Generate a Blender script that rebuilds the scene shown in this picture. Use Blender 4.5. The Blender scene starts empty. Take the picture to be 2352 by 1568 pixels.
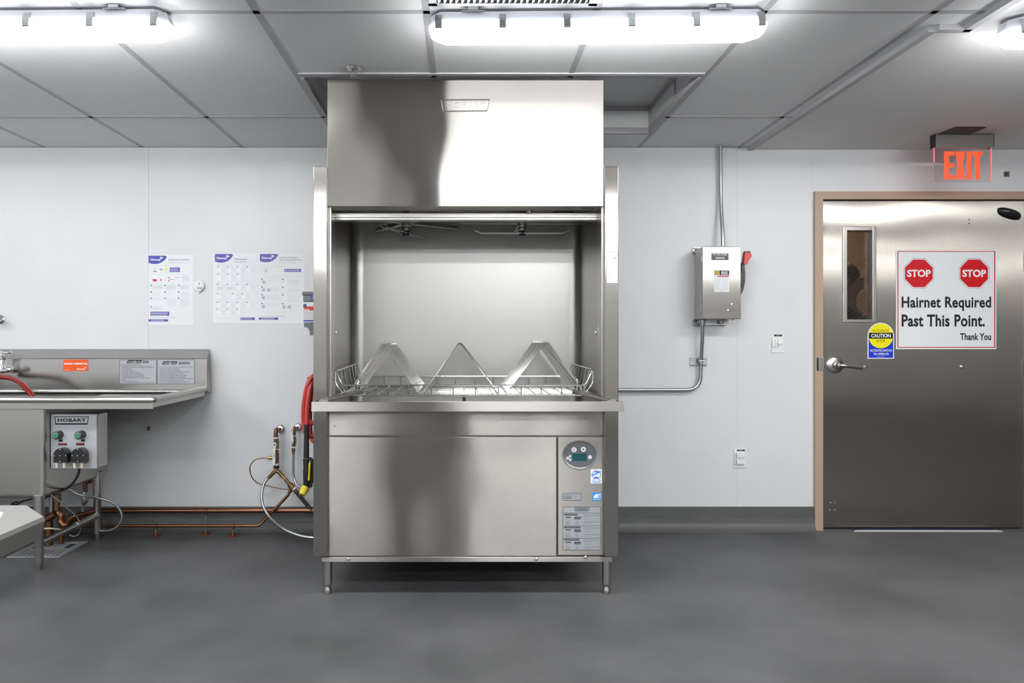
import bpy, math, random
from mathutils import Vector, Matrix
random.seed(7)
C = bpy.context.scene
PI = math.pi
# ---------------------------------------------------------------- camera, world, exposure
F = 1600.0                       # focal length in pixels of the 2352 x 1568 frame
U0, V0, CZ = 1066.0, 774.0, 1.185
cam_d = bpy.data.cameras.new('camera'); cam = bpy.data.objects.new('camera', cam_d)
C.collection.objects.link(cam); C.camera = cam
cam.location = (0, 0, CZ); cam.rotation_euler = (PI/2, 0, 0)
cam_d.sensor_fit = 'HORIZONTAL'; cam_d.sensor_width = 36.0
cam_d.lens = 36.0*F/2352
cam_d.shift_x = (1176-U0)/2352; cam_d.shift_y = (V0-784)/2352
cam_d.clip_start = 0.02
w = bpy.data.worlds.new('world'); C.world = w; w.use_nodes = True
w.node_tree.nodes['Background'].inputs[0].default_value = (0.8, 0.85, 0.9, 1)
w.node_tree.nodes['Background'].inputs[1].default_value = 0.05
vs = C.view_settings
vs.view_transform = 'Standard'; vs.look = 'None'; vs.gamma = 1.0; vs.use_curve_mapping = False
vs.exposure = 0.0
LAMP = 52.0                       # emission strength of the lamp lenses
C.cycles.max_bounces = 10; C.cycles.diffuse_bounces = 6; C.cycles.glossy_bounces = 6
C.cycles.use_denoising = True
C.cycles.sample_clamp_indirect = 6.0
C.cycles.caustics_reflective = False; C.cycles.caustics_refractive = False

# ---------------------------------------------------------------- materials
MATS = {}
def nt(name):
    m = bpy.data.materials.new(name); m.use_nodes = True
    MATS[name] = m
    return m, m.node_tree.nodes, m.node_tree.links, m.node_tree.nodes['Principled BSDF']
def mat(name, col, rough=0.5, metal=0.0, emit=0.0, ior=None, coat=0.0):
    m, n, l, b = nt(name)
    b.inputs['Base Color'].default_value = (*col, 1); b.inputs['Roughness'].default_value = rough
    b.inputs['Metallic'].default_value = metal
    if coat: b.inputs['Coat Weight'].default_value = coat
    if emit:
        b.inputs['Emission Color'].default_value = (*col, 1); b.inputs['Emission Strength'].default_value = emit
    return m
def s(r, g=None, b=None):        # sRGB 0-255 -> linear
    if g is None: g = b = r
    f = lambda c: (c/255/12.92) if c/255 <= 0.04045 else ((c/255+0.055)/1.055)**2.4
    return (f(r), f(g), f(b))
def steel(name, col, rough, aniso=0.0, tangent=(0, 0.15, 1), wave=0.0, wscale=(1, 1, 1), scratch=None):
    m, n, l, b = nt(name)
    b.inputs['Base Color'].default_value = (*col, 1); b.inputs['Metallic'].default_value = 1.0
    b.inputs['Roughness'].default_value = rough
    if aniso:
        b.inputs['Anisotropic'].default_value = aniso
        c = n.new('ShaderNodeCombineXYZ')
        for i in range(3): c.inputs[i].default_value = tangent[i]
        l.new(c.outputs[0], b.inputs['Tangent'])
    geo = n.new('ShaderNodeNewGeometry')
    prev = None
    if wave:
        mp = n.new('ShaderNodeMapping'); mp.inputs['Scale'].default_value = wscale
        l.new(geo.outputs['Position'], mp.inputs[0])
        t = n.new('ShaderNodeTexNoise'); t.inputs['Scale'].default_value = 1.0; t.inputs['Detail'].default_value = 0.5
        l.new(mp.outputs[0], t.inputs['Vector'])
        bp = n.new('ShaderNodeBump'); bp.inputs['Strength'].default_value = 1.0; bp.inputs['Distance'].default_value = wave
        l.new(t.outputs['Fac'], bp.inputs['Height']); l.new(bp.outputs[0], b.inputs['Normal'])
    if scratch:
        mp = n.new('ShaderNodeMapping'); mp.inputs['Scale'].default_value = scratch
        l.new(geo.outputs['Position'], mp.inputs[0])
        t = n.new('ShaderNodeTexNoise'); t.inputs['Scale'].default_value = 1.0; t.inputs['Detail'].default_value = 3
        l.new(mp.outputs[0], t.inputs['Vector'])
        r = n.new('ShaderNodeMapRange'); r.inputs[3].default_value = rough*0.88; r.inputs[4].default_value = rough*1.12
        l.new(t.outputs['Fac'], r.inputs[0]); l.new(r.outputs[0], b.inputs['Roughness'])
    return m
ST = (0.60, 0.575, 0.54)
def brushed(name, col, sharp, broad, tangent, wave=0.0, wscale=(1, 1, 1)):
    # brushed sheet metal: mirror-sharp along the tangent, widely smeared across it
    m, n, l, b = nt(name); n.remove(b)
    g = n.new('ShaderNodeBsdfAnisotropic'); g.distribution = 'MULTI_GGX'
    al = math.sqrt(sharp*broad)
    g.inputs['Color'].default_value = (*col, 1); g.inputs['Roughness'].default_value = math.sqrt(al)
    g.inputs['Anisotropy'].default_value = 1-sharp/al
    c = n.new('ShaderNodeCombineXYZ')
    for i in range(3): c.inputs[i].default_value = tangent[i]
    l.new(c.outputs[0], g.inputs['Tangent'])
    if wave:
        geo = n.new('ShaderNodeNewGeometry'); mp = n.new('ShaderNodeMapping'); mp.inputs['Scale'].default_value = wscale
        l.new(geo.outputs['Position'], mp.inputs[0])
        t = n.new('ShaderNodeTexNoise'); t.inputs['Scale'].default_value = 1.0; t.inputs['Detail'].default_value = 0.5
        l.new(mp.outputs[0], t.inputs['Vector'])
        bp = n.new('ShaderNodeBump'); bp.inputs['Strength'].default_value = 1.0; bp.inputs['Distance'].default_value = wave
        l.new(t.outputs['Fac'], bp.inputs['Height']); l.new(bp.outputs[0], g.inputs['Normal'])
    l.new(g.outputs[0], n['Material Output'].inputs[0])
    return m
HX, VX = (1, 0.12, 0.03), (0.03, 0.12, 1)
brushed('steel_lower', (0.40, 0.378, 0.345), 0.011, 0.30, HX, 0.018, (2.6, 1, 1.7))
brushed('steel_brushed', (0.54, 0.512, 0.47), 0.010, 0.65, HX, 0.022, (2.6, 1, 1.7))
brushed('steel_plain_brushed', (0.43, 0.41, 0.378), 0.022, 0.35, HX)
brushed('steel_post', (0.38, 0.362, 0.335), 0.014, 0.22, VX)
brushed('steel_door', (0.35, 0.325, 0.29), 0.016, 0.34, VX, 0.011, (1.3, 1, 1.8))
steel('steel_chamber', (0.39, 0.382, 0.368), 0.33, 0.3, (0, 0.1, 1))
steel('steel_satin', (0.48, 0.465, 0.44), 0.30)
steel('steel_sink', (0.46, 0.45, 0.435), 0.20, 0.5, (0, 0.15, 1), wave=0.003, wscale=(5, 1, 5))
steel('steel_dark', (0.36, 0.34, 0.32), 0.38)
steel('chrome', (0.78, 0.79, 0.80), 0.06)
steel('wire_steel', (0.78, 0.77, 0.75), 0.14)
steel('galvanised', (0.46, 0.48, 0.49), 0.33)
steel('copper', (0.23, 0.105, 0.058), 0.34)
steel('brass', (0.42, 0.29, 0.12), 0.3)
steel('bronze', (0.27, 0.18, 0.09), 0.35)
mat('rust_copper', (0.16, 0.05, 0.02), 0.5, 0.4)
mat('black_plastic', (0.012, 0.012, 0.013), 0.32)
mat('dark_lever', (0.045, 0.036, 0.030), 0.4, 0.3)
mat('black_rubber', (0.010, 0.010, 0.011), 0.45)
mat('grey_plastic', (0.115, 0.125, 0.13), 0.4)
mat('red_rubber', (0.52, 0.055, 0.045), 0.35)
mat('dark_red_tube', (0.22, 0.005, 0.006), 0.18)
mat('red_plastic', (0.60, 0.02, 0.02), 0.3)
mat('yellow_plastic', (0.80, 0.66, 0.01), 0.38)
mat('paper', (0.80, 0.82, 0.835), 0.55)
mat('white_plastic', (0.80, 0.80, 0.80), 0.35)
mat('white_print', (0.86, 0.87, 0.88), 0.5)
mat('blue_print', (0.035, 0.05, 0.36), 0.45)
mat('violet_print', (0.075, 0.065, 0.37), 0.45)
mat('navy_print', (0.06, 0.065, 0.17), 0.5)
mat('grey_print', (0.57, 0.59, 0.62), 0.55)
mat('pale_print', (0.68, 0.70, 0.725), 0.55)
mat('mid_print', (0.26, 0.27, 0.32), 0.55)
mat('black_print', (0.010, 0.009, 0.009), 0.75)
mat('red_print', (0.60, 0.005, 0.012), 0.4)
mat('maroon_print', (0.13, 0.006, 0.015), 0.4)
mat('yellow_print', (0.90, 0.80, 0.0), 0.4)
mat('signal_blue', (0.0, 0.035, 0.55), 0.4)
mat('sky_blue', (0.03, 0.30, 0.78), 0.45)
mat('teal_screen', (0.008, 0.075, 0.09), 0.2)
mat('orange_label', (0.78, 0.09, 0.005), 0.45)
mat('silver_label', (0.42, 0.44, 0.46), 0.42, 0.25)
mat('green_button', (0.015, 0.20, 0.10), 0.3)
mat('green_print', (0.15, 0.45, 0.32), 0.5)
mat('cream_plastic', (0.72, 0.66, 0.50), 0.4)
mat('slate_plastic', (0.115, 0.13, 0.14), 0.35)
mat('tan_paint', (0.44, 0.315, 0.225), 0.42)
mat('ceiling_tee', (0.50, 0.50, 0.515), 0.6)
mat('lamp_housing', (0.62, 0.64, 0.70), 0.45)
mat('grille_white', (0.50, 0.50, 0.50), 0.5)
mat('dark_void', (0.02, 0.02, 0.02), 0.9)
mat('hall_brown', (0.30, 0.19, 0.11), 0.7)
mat('added_trim_brown', (0.075, 0.06, 0.05), 0.6)
mat('front_paint', (0.22, 0.20, 0.18), 0.6)
mat('mat_navy', (0.012, 0.02, 0.06), 0.9)
mat('mat_edge', (0.62, 0.60, 0.60), 0.8)
mat('skin', (0.42, 0.23, 0.15), 0.5)
mat('hair_black', (0.012, 0.010, 0.010), 0.5)
mat('jacket_black', (0.02, 0.02, 0.023), 0.8)
mat('apron_green', (0.13, 0.16, 0.09), 0.8)
mat('lens_glow', (1.0, 1.0, 1.0), 0.4, emit=LAMP)
mat('flange_glow', (0.975, 0.99, 1.0), 0.4, emit=LAMP*0.20)
MATS['lens_glow'].node_tree.nodes['Principled BSDF'].inputs['Emission Color'].default_value = (0.975, 0.99, 1.0, 1)
mat('exit_letters', (1.0, 0.10, 0.025), 0.5, emit=0.95)
MATS['exit_letters'].node_tree.nodes['Principled BSDF'].inputs['Base Color'].default_value = (0.25, 0.02, 0.01, 1)
mat('exit_edge', (1.0, 0.18, 0.20), 0.4, emit=0.6)
mat('exit_led', (1.0, 0.06, 0.05), 0.4, emit=13.0)
def noise_mat(name, c0, c1, scale, rough, bump=0.0, bscale=200, detail=4, rvar=0.0, spread=(0.35, 0.65), vscale=(1, 1, 1), spec=0.5):
    m, n, l, b = nt(name)
    geo = n.new('ShaderNodeNewGeometry')
    mp = n.new('ShaderNodeMapping'); mp.inputs['Scale'].default_value = vscale
    l.new(geo.outputs['Position'], mp.inputs[0])
    t = n.new('ShaderNodeTexNoise'); t.inputs['Scale'].default_value = scale; t.inputs['Detail'].default_value = detail
    l.new(mp.outputs[0], t.inputs['Vector'])
    r = n.new('ShaderNodeValToRGB')
    r.color_ramp.elements[0].position = spread[0]; r.color_ramp.elements[1].position = spread[1]
    r.color_ramp.elements[0].color = (*c0, 1); r.color_ramp.elements[1].color = (*c1, 1)
    l.new(t.outputs['Fac'], r.inputs[0]); l.new(r.outputs[0], b.inputs['Base Color'])
    b.inputs['Roughness'].default_value = rough
    b.inputs['Specular IOR Level'].default_value = spec
    if rvar:
        q = n.new('ShaderNodeMapRange'); q.inputs[3].default_value = rough-rvar; q.inputs[4].default_value = rough+rvar
        l.new(t.outputs['Fac'], q.inputs[0]); l.new(q.outputs[0], b.inputs['Roughness'])
    if bump:
        t2 = n.new('ShaderNodeTexNoise'); t2.inputs['Scale'].default_value = bscale; t2.inputs['Detail'].default_value = 2
        l.new(geo.outputs['Position'], t2.inputs['Vector'])
        bp = n.new('ShaderNodeBump'); bp.inputs['Strength'].default_value = 0.35; bp.inputs['Distance'].default_value = bump
        l.new(t2.outputs['Fac'], bp.inputs['Height']); l.new(bp.outputs[0], b.inputs['Normal'])
    return m
noise_mat('wall_panel', (0.700, 0.705, 0.714), (0.718, 0.723, 0.732), 3, 0.36, 0.0022, 95)
noise_mat('ceiling_tile', (0.88, 0.88, 0.88), (0.90, 0.90, 0.90), 2, 0.55)
noise_mat('ceiling_paint', (0.82, 0.81, 0.80), (0.84, 0.83, 0.82), 2, 0.6)
noise_mat('floor_epoxy', (0.066, 0.067, 0.069), (0.112, 0.113, 0.115), 1.7, 0.46, 0.002, 60, 7, 0.06, spec=0.25)
noise_mat('cove_epoxy', (0.085, 0.085, 0.085), (0.10, 0.10, 0.10), 6, 0.5, 0.003, 40)
# clear panes: a thin sheet of acrylic / glass (mix of clear and mirror by angle)
def pane(name, tint, refl):
    m, n, l, b = nt(name); n.remove(b)
    out = n['Material Output']
    tr = n.new('ShaderNodeBsdfTransparent'); tr.inputs[0].default_value = (*tint, 1)
    gl = n.new('ShaderNodeBsdfGlossy'); gl.inputs['Roughness'].default_value = 0.03
    fr = n.new('ShaderNodeFresnel'); fr.inputs[0].default_value = refl
    mx = n.new('ShaderNodeMixShader')
    l.new(fr.outputs[0], mx.inputs[0]); l.new(tr.outputs[0], mx.inputs[1]); l.new(gl.outputs[0], mx.inputs[2]); l.new(mx.outputs[0], out.inputs[0])
pane('acrylic', (0.96, 0.93, 0.93), 1.35)
pane('window_glass', (0.80, 0.80, 0.78), 1.5)

# ---------------------------------------------------------------- builders
def X(u, Y): return (u-U0)*Y/F
def Z(v, Y): return CZ-(v-V0)*Y/F
def P(u, v, Y): return Vector((X(u, Y), Y, Z(v, Y)))
WO = {}
def link(o, parent, world):
    C.collection.objects.link(o)
    world = Vector(world)
    if parent is not None:
        o.parent = parent; o.location = world-WO[parent]
    else: o.location = world
    WO[o] = world
def tag(o, label=None, cat=None, group=None, kind=None):
    if label: o['label'] = label
    if cat: o['category'] = cat
    if group: o['group'] = group
    if kind: o['kind'] = kind
    return o
def thing(name, label, cat, loc, group=None):
    o = bpy.data.objects.new(name, None); o.empty_display_size = 0.05
    link(o, None, loc)
    return tag(o, label, cat, group)
def frame_of(d):
    d = d.normalized()
    a = Vector((0, 0, 1)) if abs(d.z) < 0.9 else Vector((0, 1, 0))
    x = d.cross(a).normalized(); return x, x.cross(d).normalized()
def spl(pts, n=8, closed=False):
    pts = [Vector(p) for p in pts]; out = []; k = len(pts)
    for i in range(k if closed else k-1):
        if closed: p0, p1, p2, p3 = pts[i-1], pts[i], pts[(i+1) % k], pts[(i+2) % k]
        else:
            p1, p2 = pts[i], pts[i+1]
            p0 = pts[i-1] if i else p1*2-p2
            p3 = pts[i+2] if i+2 < k else p2*2-p1
        for j in range(n):
            t = j/n
            out.append(0.5*((2*p1)+(p2-p0)*t+(2*p0-5*p1+4*p2-p3)*t*t+(3*p1-p0-3*p2+p3)*t**3))
    if not closed: out.append(pts[-1])
    return out
def fillet(pts, r, n=6):         # polyline with rounded corners
    pts = [Vector(p) for p in pts]; out = [pts[0]]
    for i in range(1, len(pts)-1):
        a, b, c = pts[i-1], pts[i], pts[i+1]
        da, dc = (a-b), (c-b)
        q = min(r, da.length*0.49, dc.length*0.49)
        p, e = b+da.normalized()*q, b+dc.normalized()*q
        for j in range(n+1):
            t = j/n
            out.append(p*(1-t)**2+b*2*t*(1-t)+e*t*t)
    out.append(pts[-1]); return out
class MB:
    def __init__(self):
        self.v = []; self.f = []; self.m = []; self.s = []
    def add(self, vs, fs, mi=0, smooth=False):
        o = len(self.v); self.v += [Vector(p) for p in vs]
        for f in fs:
            self.f.append([o+i for i in f]); self.m.append(mi); self.s.append(smooth)
        return self
    def box(self, a, b, mi=0):
        x0, x1 = sorted((a[0], b[0])); y0, y1 = sorted((a[1], b[1])); z0, z1 = sorted((a[2], b[2]))
        v = [(x0,y0,z0),(x1,y0,z0),(x1,y1,z0),(x0,y1,z0),(x0,y0,z1),(x1,y0,z1),(x1,y1,z1),(x0,y1,z1)]
        return self.add(v, [(0,3,2,1),(4,5,6,7),(0,1,5,4),(1,2,6,5),(2,3,7,6),(3,0,4,7)], mi)
    def pbox(self, u0, v0, u1, v1, Y, d, mi=0):   # box whose front face covers a pixel rectangle at depth Y
        return self.box((X(u0,Y), Y, Z(v0,Y)), (X(u1,Y), Y+d, Z(v1,Y)), mi)
    def quad(self, pts, mi=0): return self.add(pts, [range(len(pts))], mi)
    def rect(self, u0, v0, u1, v1, Y, mi=0):
        return self.quad([P(u0,v1,Y), P(u1,v1,Y), P(u1,v0,Y), P(u0,v0,Y)], mi)
    def poly(self, uv, Y, mi=0):
        q = [P(u,v,Y) for u, v in uv]
        n = (q[1]-q[0]).cross(q[2]-q[1])
        return self.quad(q if sum(((q[i].x*q[(i+1)%len(q)].z-q[(i+1)%len(q)].x*q[i].z) for i in range(len(q)))) > 0 else q[::-1], mi)
    def disc(self, u, v, Y, r, mi=0, r2=None, n=20, sz=1.0):
        c = P(u, v, Y)
        ring = [c+Vector((math.cos(2*PI*i/n)*r, 0, math.sin(2*PI*i/n)*r*sz)) for i in range(n)]
        if r2 is None: return self.quad(ring, mi)
        inn = [c+Vector((math.cos(2*PI*i/n)*r2, 0, math.sin(2*PI*i/n)*r2*sz)) for i in range(n)]
        return self.add(ring+inn, [(i, (i+1)%n, n+(i+1)%n, n+i) for i in range(n)], mi)
    def prism(self, pts, d, mi=0, smooth=False):   # polygon pts extruded by vector d
        n = len(pts); pts = [Vector(p) for p in pts]; d = Vector(d)
        nor = Vector((0,0,0))
        for i in range(n):
            a, b = pts[i], pts[(i+1)%n]; nor += a.cross(b)
        if nor.dot(d) > 0: pts = pts[::-1]
        self.add(pts+[p+d for p in pts], [range(n), range(2*n-1, n-1, -1)], mi)
        return self.add(pts+[p+d for p in pts], [(i, n+i, n+(i+1)%n, (i+1)%n) for i in range(n)], mi, smooth)
    def tube(self, pts, r, mi=0, n=10, closed=False, cap=True):
        pts = [Vector(p) for p in pts]; k = len(pts)
        rr = r if isinstance(r, (list, tuple)) else [r]*k
        vs = []; a = None
        for i in range(k):
            d = (pts[(i+1)%k]-pts[i-1]) if closed else (pts[min(i+1,k-1)]-pts[max(i-1,0)])
            if d.length < 1e-9: d = Vector((0,0,1))
            d.normalize()
            if a is None: a, b = frame_of(d)
            else:
                a = (a-d*a.dot(d)); a = a.normalized() if a.length > 1e-6 else frame_of(d)[0]
                b = d.cross(a)*-1
            b = a.cross(d)
            vs += [pts[i]+(a*math.cos(2*PI*j/n)+b*math.sin(2*PI*j/n))*rr[i] for j in range(n)]
        fs = []
        for i in range(k if closed else k-1):
            o, q = i*n, ((i+1)%k)*n
            fs += [(o+j, o+(j+1)%n, q+(j+1)%n, q+j) for j in range(n)]
        fs = [f[::-1] for f in fs]
        self.add(vs, fs, mi, True)
        if cap and not closed:
            self.add(vs[:n], [range(n)], mi); self.add(vs[-n:], [range(n-1, -1, -1)], mi)
        return self
    def cyl(self, a, b, r, mi=0, n=16, r2=None):
        return self.tube([a, b], [r, r if r2 is None else r2], mi, n)
    def lathe(self, prof, base, axis=(0,0,1), mi=0, n=24):   # prof: (radius, height)
        ax = Vector(axis).normalized(); a, b = frame_of(ax); base = Vector(base)
        vs = []
        for r, h in prof:
            vs += [base+ax*h+(a*math.cos(2*PI*j/n)+b*math.sin(2*PI*j/n))*max(r, 1e-5) for j in range(n)]
        fs = []
        for i in range(len(prof)-1):
            fs += [(i*n+j, (i+1)*n+j, (i+1)*n+(j+1)%n, i*n+(j+1)%n) for j in range(n)]
        return self.add(vs, fs, mi, True)
    def sphere(self, c, r, mi=0, n=14, sc=(1,1,1)):
        c = Vector(c); vs = []; k = n//2
        for i in range(k+1):
            th = PI*i/k
            vs += [c+Vector((math.sin(th)*math.cos(2*PI*j/n)*r*sc[0], math.sin(th)*math.sin(2*PI*j/n)*r*sc[1], math.cos(th)*r*sc[2])) for j in range(n)]
        fs = [(i*n+j, (i+1)*n+j, (i+1)*n+(j+1)%n, i*n+(j+1)%n) for i in range(k) for j in range(n)]
        return self.add(vs, fs, mi, True)
    def text(self, body, u0, v0, u1, v1, Y, mi=0, bold=0.0, extrude=0.0, shear=0.0, space=1.0):
        # lettering fitted to a rectangle (frame pixels at depth Y)
        c = bpy.data.curves.new('t', 'FONT'); c.body = body; c.size = 1; c.offset = bold; c.extrude = 0
        c.shear = shear; c.space_character = space; c.resolution_u = 3
        o = bpy.data.objects.new('t', c); me = bpy.data.meshes.new_from_object(o)
        if not me.vertices:
            bpy.data.objects.remove(o); return self
        xs = [q.co.x for q in me.vertices]; ys = [q.co.y for q in me.vertices]
        a, b = P(u0, v1, Y), P(u1, v0, Y)
        sx = (b.x-a.x)/max(max(xs)-min(xs), 1e-6); sz = (b.z-a.z)/max(max(ys)-min(ys), 1e-6)
        vs = [(a.x+(q.co.x-min(xs))*sx, Y, a.z+(q.co.y-min(ys))*sz) for q in me.vertices]
        fs = [list(p.vertices) for p in me.polygons]
        self.add(vs, fs, mi)
        if extrude:
            ed = {}
            for f in fs:
                for i in range(len(f)):
                    k = (f[i], f[(i+1)%len(f)]); ed[k] = 1
            side = [k for k in ed if (k[1], k[0]) not in ed]
            n = len(vs)
            self.add(vs+[(x, y+extrude, z) for x, y, z in vs], [(k[1], k[0], k[0]+n, k[1]+n) for k in side], mi)
        bpy.data.objects.remove(o); bpy.data.curves.remove(c); bpy.data.meshes.remove(me)
        return self
    def build(self, name, mats, parent=None, bevel=0.0, seg=2, label=None, cat=None, group=None, kind=None, origin=None, weld=False):
        if not isinstance(mats, (list, tuple)): mats = [mats]
        lo = Vector((min(p.x for p in self.v), min(p.y for p in self.v), min(p.z for p in self.v)))
        hi = Vector((max(p.x for p in self.v), max(p.y for p in self.v), max(p.z for p in self.v)))
        c = Vector(origin) if origin else ((lo+hi)/2 if parent is not None else Vector(((lo.x+hi.x)/2, (lo.y+hi.y)/2, lo.z)))
        me = bpy.data.meshes.new(name)
        me.from_pydata([p-c for p in self.v], [], self.f)
        for k in mats: me.materials.append(MATS[k])
        me.polygons.foreach_set('material_index', self.m); me.polygons.foreach_set('use_smooth', self.s)
        me.update()
        if any(self.s): me.set_sharp_from_angle(angle=math.radians(38))
        o = bpy.data.objects.new(name, me); link(o, parent, c)
        if bevel:
            b = o.modifiers.new('bevel', 'BEVEL'); b.width = bevel; b.segments = seg; b.limit_method = 'ANGLE'; b.angle_limit = math.radians(40)
            b.harden_normals = False
        return tag(o, label, cat, group, kind)
def copy_tree(o, parent=None, world=None, label=None):
    c = o.copy(); C.collection.objects.link(c)
    c.parent = parent
    if world is not None: c.location = world
    if label: c['label'] = label
    for ch in list(o.children): copy_tree(ch, c)
    return c

# ================================================================ THE SETTING
WY = 4.29                         # back wall
CH = 2.354                        # ceiling height
XL, XR, YF = -4.7, 5.75, -4.4
m = MB().box((XL-0.1, YF-0.1, -0.1), (XR+0.1, 6.3, 0)); m.build('floor', 'floor_epoxy', kind='structure')
DX0, DX1, DZ = 2.151, 3.53, 2.078
m = MB().box((XL, WY, 0), (DX0, WY+0.12, 2.75)).box((DX0, WY, DZ), (DX1, WY+0.12, 2.75)).box((DX1, WY, 0), (XR, WY+0.12, 2.75))
m.build('wall_back', 'wall_panel', kind='structure')
MB().box((XL-0.1, YF, 0), (XL, WY+0.12, 2.75)).build('wall_left', 'wall_panel', kind='structure')
MB().box((XR, YF, 0), (XR+0.1, WY+0.12, 2.75)).build('wall_right', 'front_paint', kind='structure')
MB().box((XL-0.1, YF-0.1, 0), (XR+0.1, YF, 2.75)).build('wall_front', 'wall_panel', kind='structure')
# unseen dark panel and dark door, both added for their reflections in the steel
MB().box((XR-0.02, YF, 0), (XR, WY, 1.35)).build('trim_added_dark', 'added_trim_brown', kind='structure')
d2 = MB().box((-1.42, YF, 0), (-0.42, YF+0.03, 2.25)).build('door_added_dark', 'front_paint', kind='structure', label='unseen plain dark door added in the wall opposite for its reflection', cat='door')
# ceiling with the raised pocket over the dishwasher
RX0, RX1, RY0, RY1, RZ = -0.735, 1.065, 3.135, 3.99, 2.505
DRY = 1.775
m = MB()
for a, b in (((XL, YF), (RX0, WY)), ((RX1, YF), (XR, WY)), ((RX0, YF), (RX1, RY0)), ((RX0, RY1), (RX1, WY))):
    m.quad([(a[0], a[1], CH), (a[0], b[1], CH), (b[0], b[1], CH), (b[0], a[1], CH)])
m.quad([(RX0, RY0, RZ), (RX0, RY1, RZ), (RX1, RY1, RZ), (RX1, RY0, RZ)])
m.quad([(RX0, RY0, CH), (RX0, RY0, RZ), (RX1, RY0, RZ), (RX1, RY0, CH)])
m.quad([(RX0, RY1, CH), (RX1, RY1, CH), (RX1, RY1, RZ), (RX0, RY1, RZ)])
m.quad([(RX0, RY0, CH), (RX0, RY1, CH), (RX0, RY1, RZ), (RX0, RY0, RZ)])
m.quad([(RX1, RY0, CH), (RX1, RY0, RZ), (RX1, RY1, RZ), (RX1, RY1, CH)])
m.quad([(XL-.1, YF-.1, 2.75), (XR+.1, YF-.1, 2.75), (XR+.1, WY+.1, 2.75), (XL-.1, WY+.1, 2.75)])
m.build('ceiling', 'ceiling_tile', kind='structure')
# drywall part of the ceiling, a little lower
MB().box((DRY, 2.62, CH-0.016), (XR, WY, CH)).box((1.90, YF, CH-0.016), (XR, 2.62, CH)).build('ceiling_soffit', 'ceiling_paint', kind='structure')
# grid of tees
m = MB(); tw = 0.012; tz = CH-0.002
GX = [-3.20, -2.585, -1.98, -1.367, RX0-0.012, RX1+0.012, 1.69]
def tee_x(x, y0, y1): m.box((x-tw, y0, tz), (x+tw, y1, CH+0.003))
def tee_y(y, x0, x1): m.box((x0, y-tw, tz), (x1, y+tw, CH+0.003))
for x in GX: tee_x(x, YF, WY)
for x in (-0.135, 0.475): tee_x(x, YF, RY0)
for y in (2.504, 1.28, 0.06, -1.16, -2.38): tee_y(y, XL, 1.9)
tee_y(3.70, XL, RX0); tee_y(3.70, RX1, DRY)
tee_y(RY0-0.012, RX0, RX1); m.box((RX0, RY0-0.055, tz-0.004), (RX1, RY0-0.030, CH)); tee_y(RY1+0.012, RX0, RX1)
m.box((XL, WY-0.02, tz), (DRY, WY, CH))
m.box((DRY-0.03, 2.62, CH-0.022), (DRY, WY, CH)); m.box((1.87, YF, CH-0.022), (1.90, 2.62, CH)); m.box((DRY, 2.60, CH-0.022), (1.90, 2.63, CH))
# seam strips inside the pocket
m.box((RX1-0.006, 3.50, CH), (RX1, 3.515, RZ)); m.box((RX1-0.012, RY0, RZ-0.025), (RX1, RY1, RZ)); m.box((RX0, RY1-0.012, RZ-0.025), (RX1, RY1, RZ))
m.box((RX1-0.010, RY1-0.010, CH), (RX1, RY1, RZ))
m.box((RX0, RY1-0.012, CH-0.006), (RX1, RY1, CH+0.028)); m.box((RX0, RY0, CH-0.006), (RX0+0.012, RY1, CH+0.028)); m.box((RX1-0.012, RY0, CH-0.006), (RX1, RY1, CH+0.028))
m.build('trim_1', 'ceiling_tee', kind='structure')
# seam battens of the wall panels
for k, u in enumerate((337, 1698)):
    x = X(u, WY); MB().box((x-0.012, WY-0.0025, 0.14), (x+0.012, WY, CH)).build('trim_%d' % (k+2), 'wall_panel', kind='structure')
x = X(1870, WY); MB().box((x-0.012, WY-0.0025, 2.09), (x+0.012, WY, CH)).build('trim_4', 'wall_panel', kind='structure')
# coved base
cz = 0.142
def cove(x0, x1):
    prof = [(WY, 0), (WY-0.055, 0), (WY-0.050, 0.0035), (WY-0.035, 0.010), (WY-0.022, 0.022), (WY-0.013, 0.042), (WY-0.010, 0.07), (WY-0.008, cz), (WY, cz)]
    return MB().prism([(x0, y, z) for y, z in prof], (x1-x0, 0, 0))
cove(XL, DX0).build('baseboard_back', 'cove_epoxy', kind='structure')
MB().box((XL, YF, 0), (XL+0.01, WY-0.06, cz)).build('baseboard_left', 'cove_epoxy', kind='structure')
# the hall beyond the door
MB().box((1.2, 6.2, 0), (4.6, 6.3, 2.75)).build('wall_hall', 'hall_brown', kind='structure')
MB().box((1.2, WY+.12, 0), (1.3, 6.2, 2.75)).build('wall_hall_left', 'hall_brown', kind='structure')
MB().box((4.5, WY+.12, 0), (4.6, 6.2, 2.75)).build('wall_hall_right', 'hall_brown', kind='structure')
MB().box((1.2, WY+.12, 2.5), (4.6, 6.2, 2.6)).build('ceiling_hall', 'ceiling_paint', kind='structure')
hl = bpy.data.lights.new('hall_fill_light', 'AREA'); hl.energy = 15; hl.size = 0.6; hl.color = (1, 0.86, 0.7)  # unseen area light, added to lift the hall to a dim brown
ho = bpy.data.objects.new('hall_fill_light', hl); C.collection.objects.link(ho); ho.location = (2.9, 5.5, 2.47)

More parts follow.
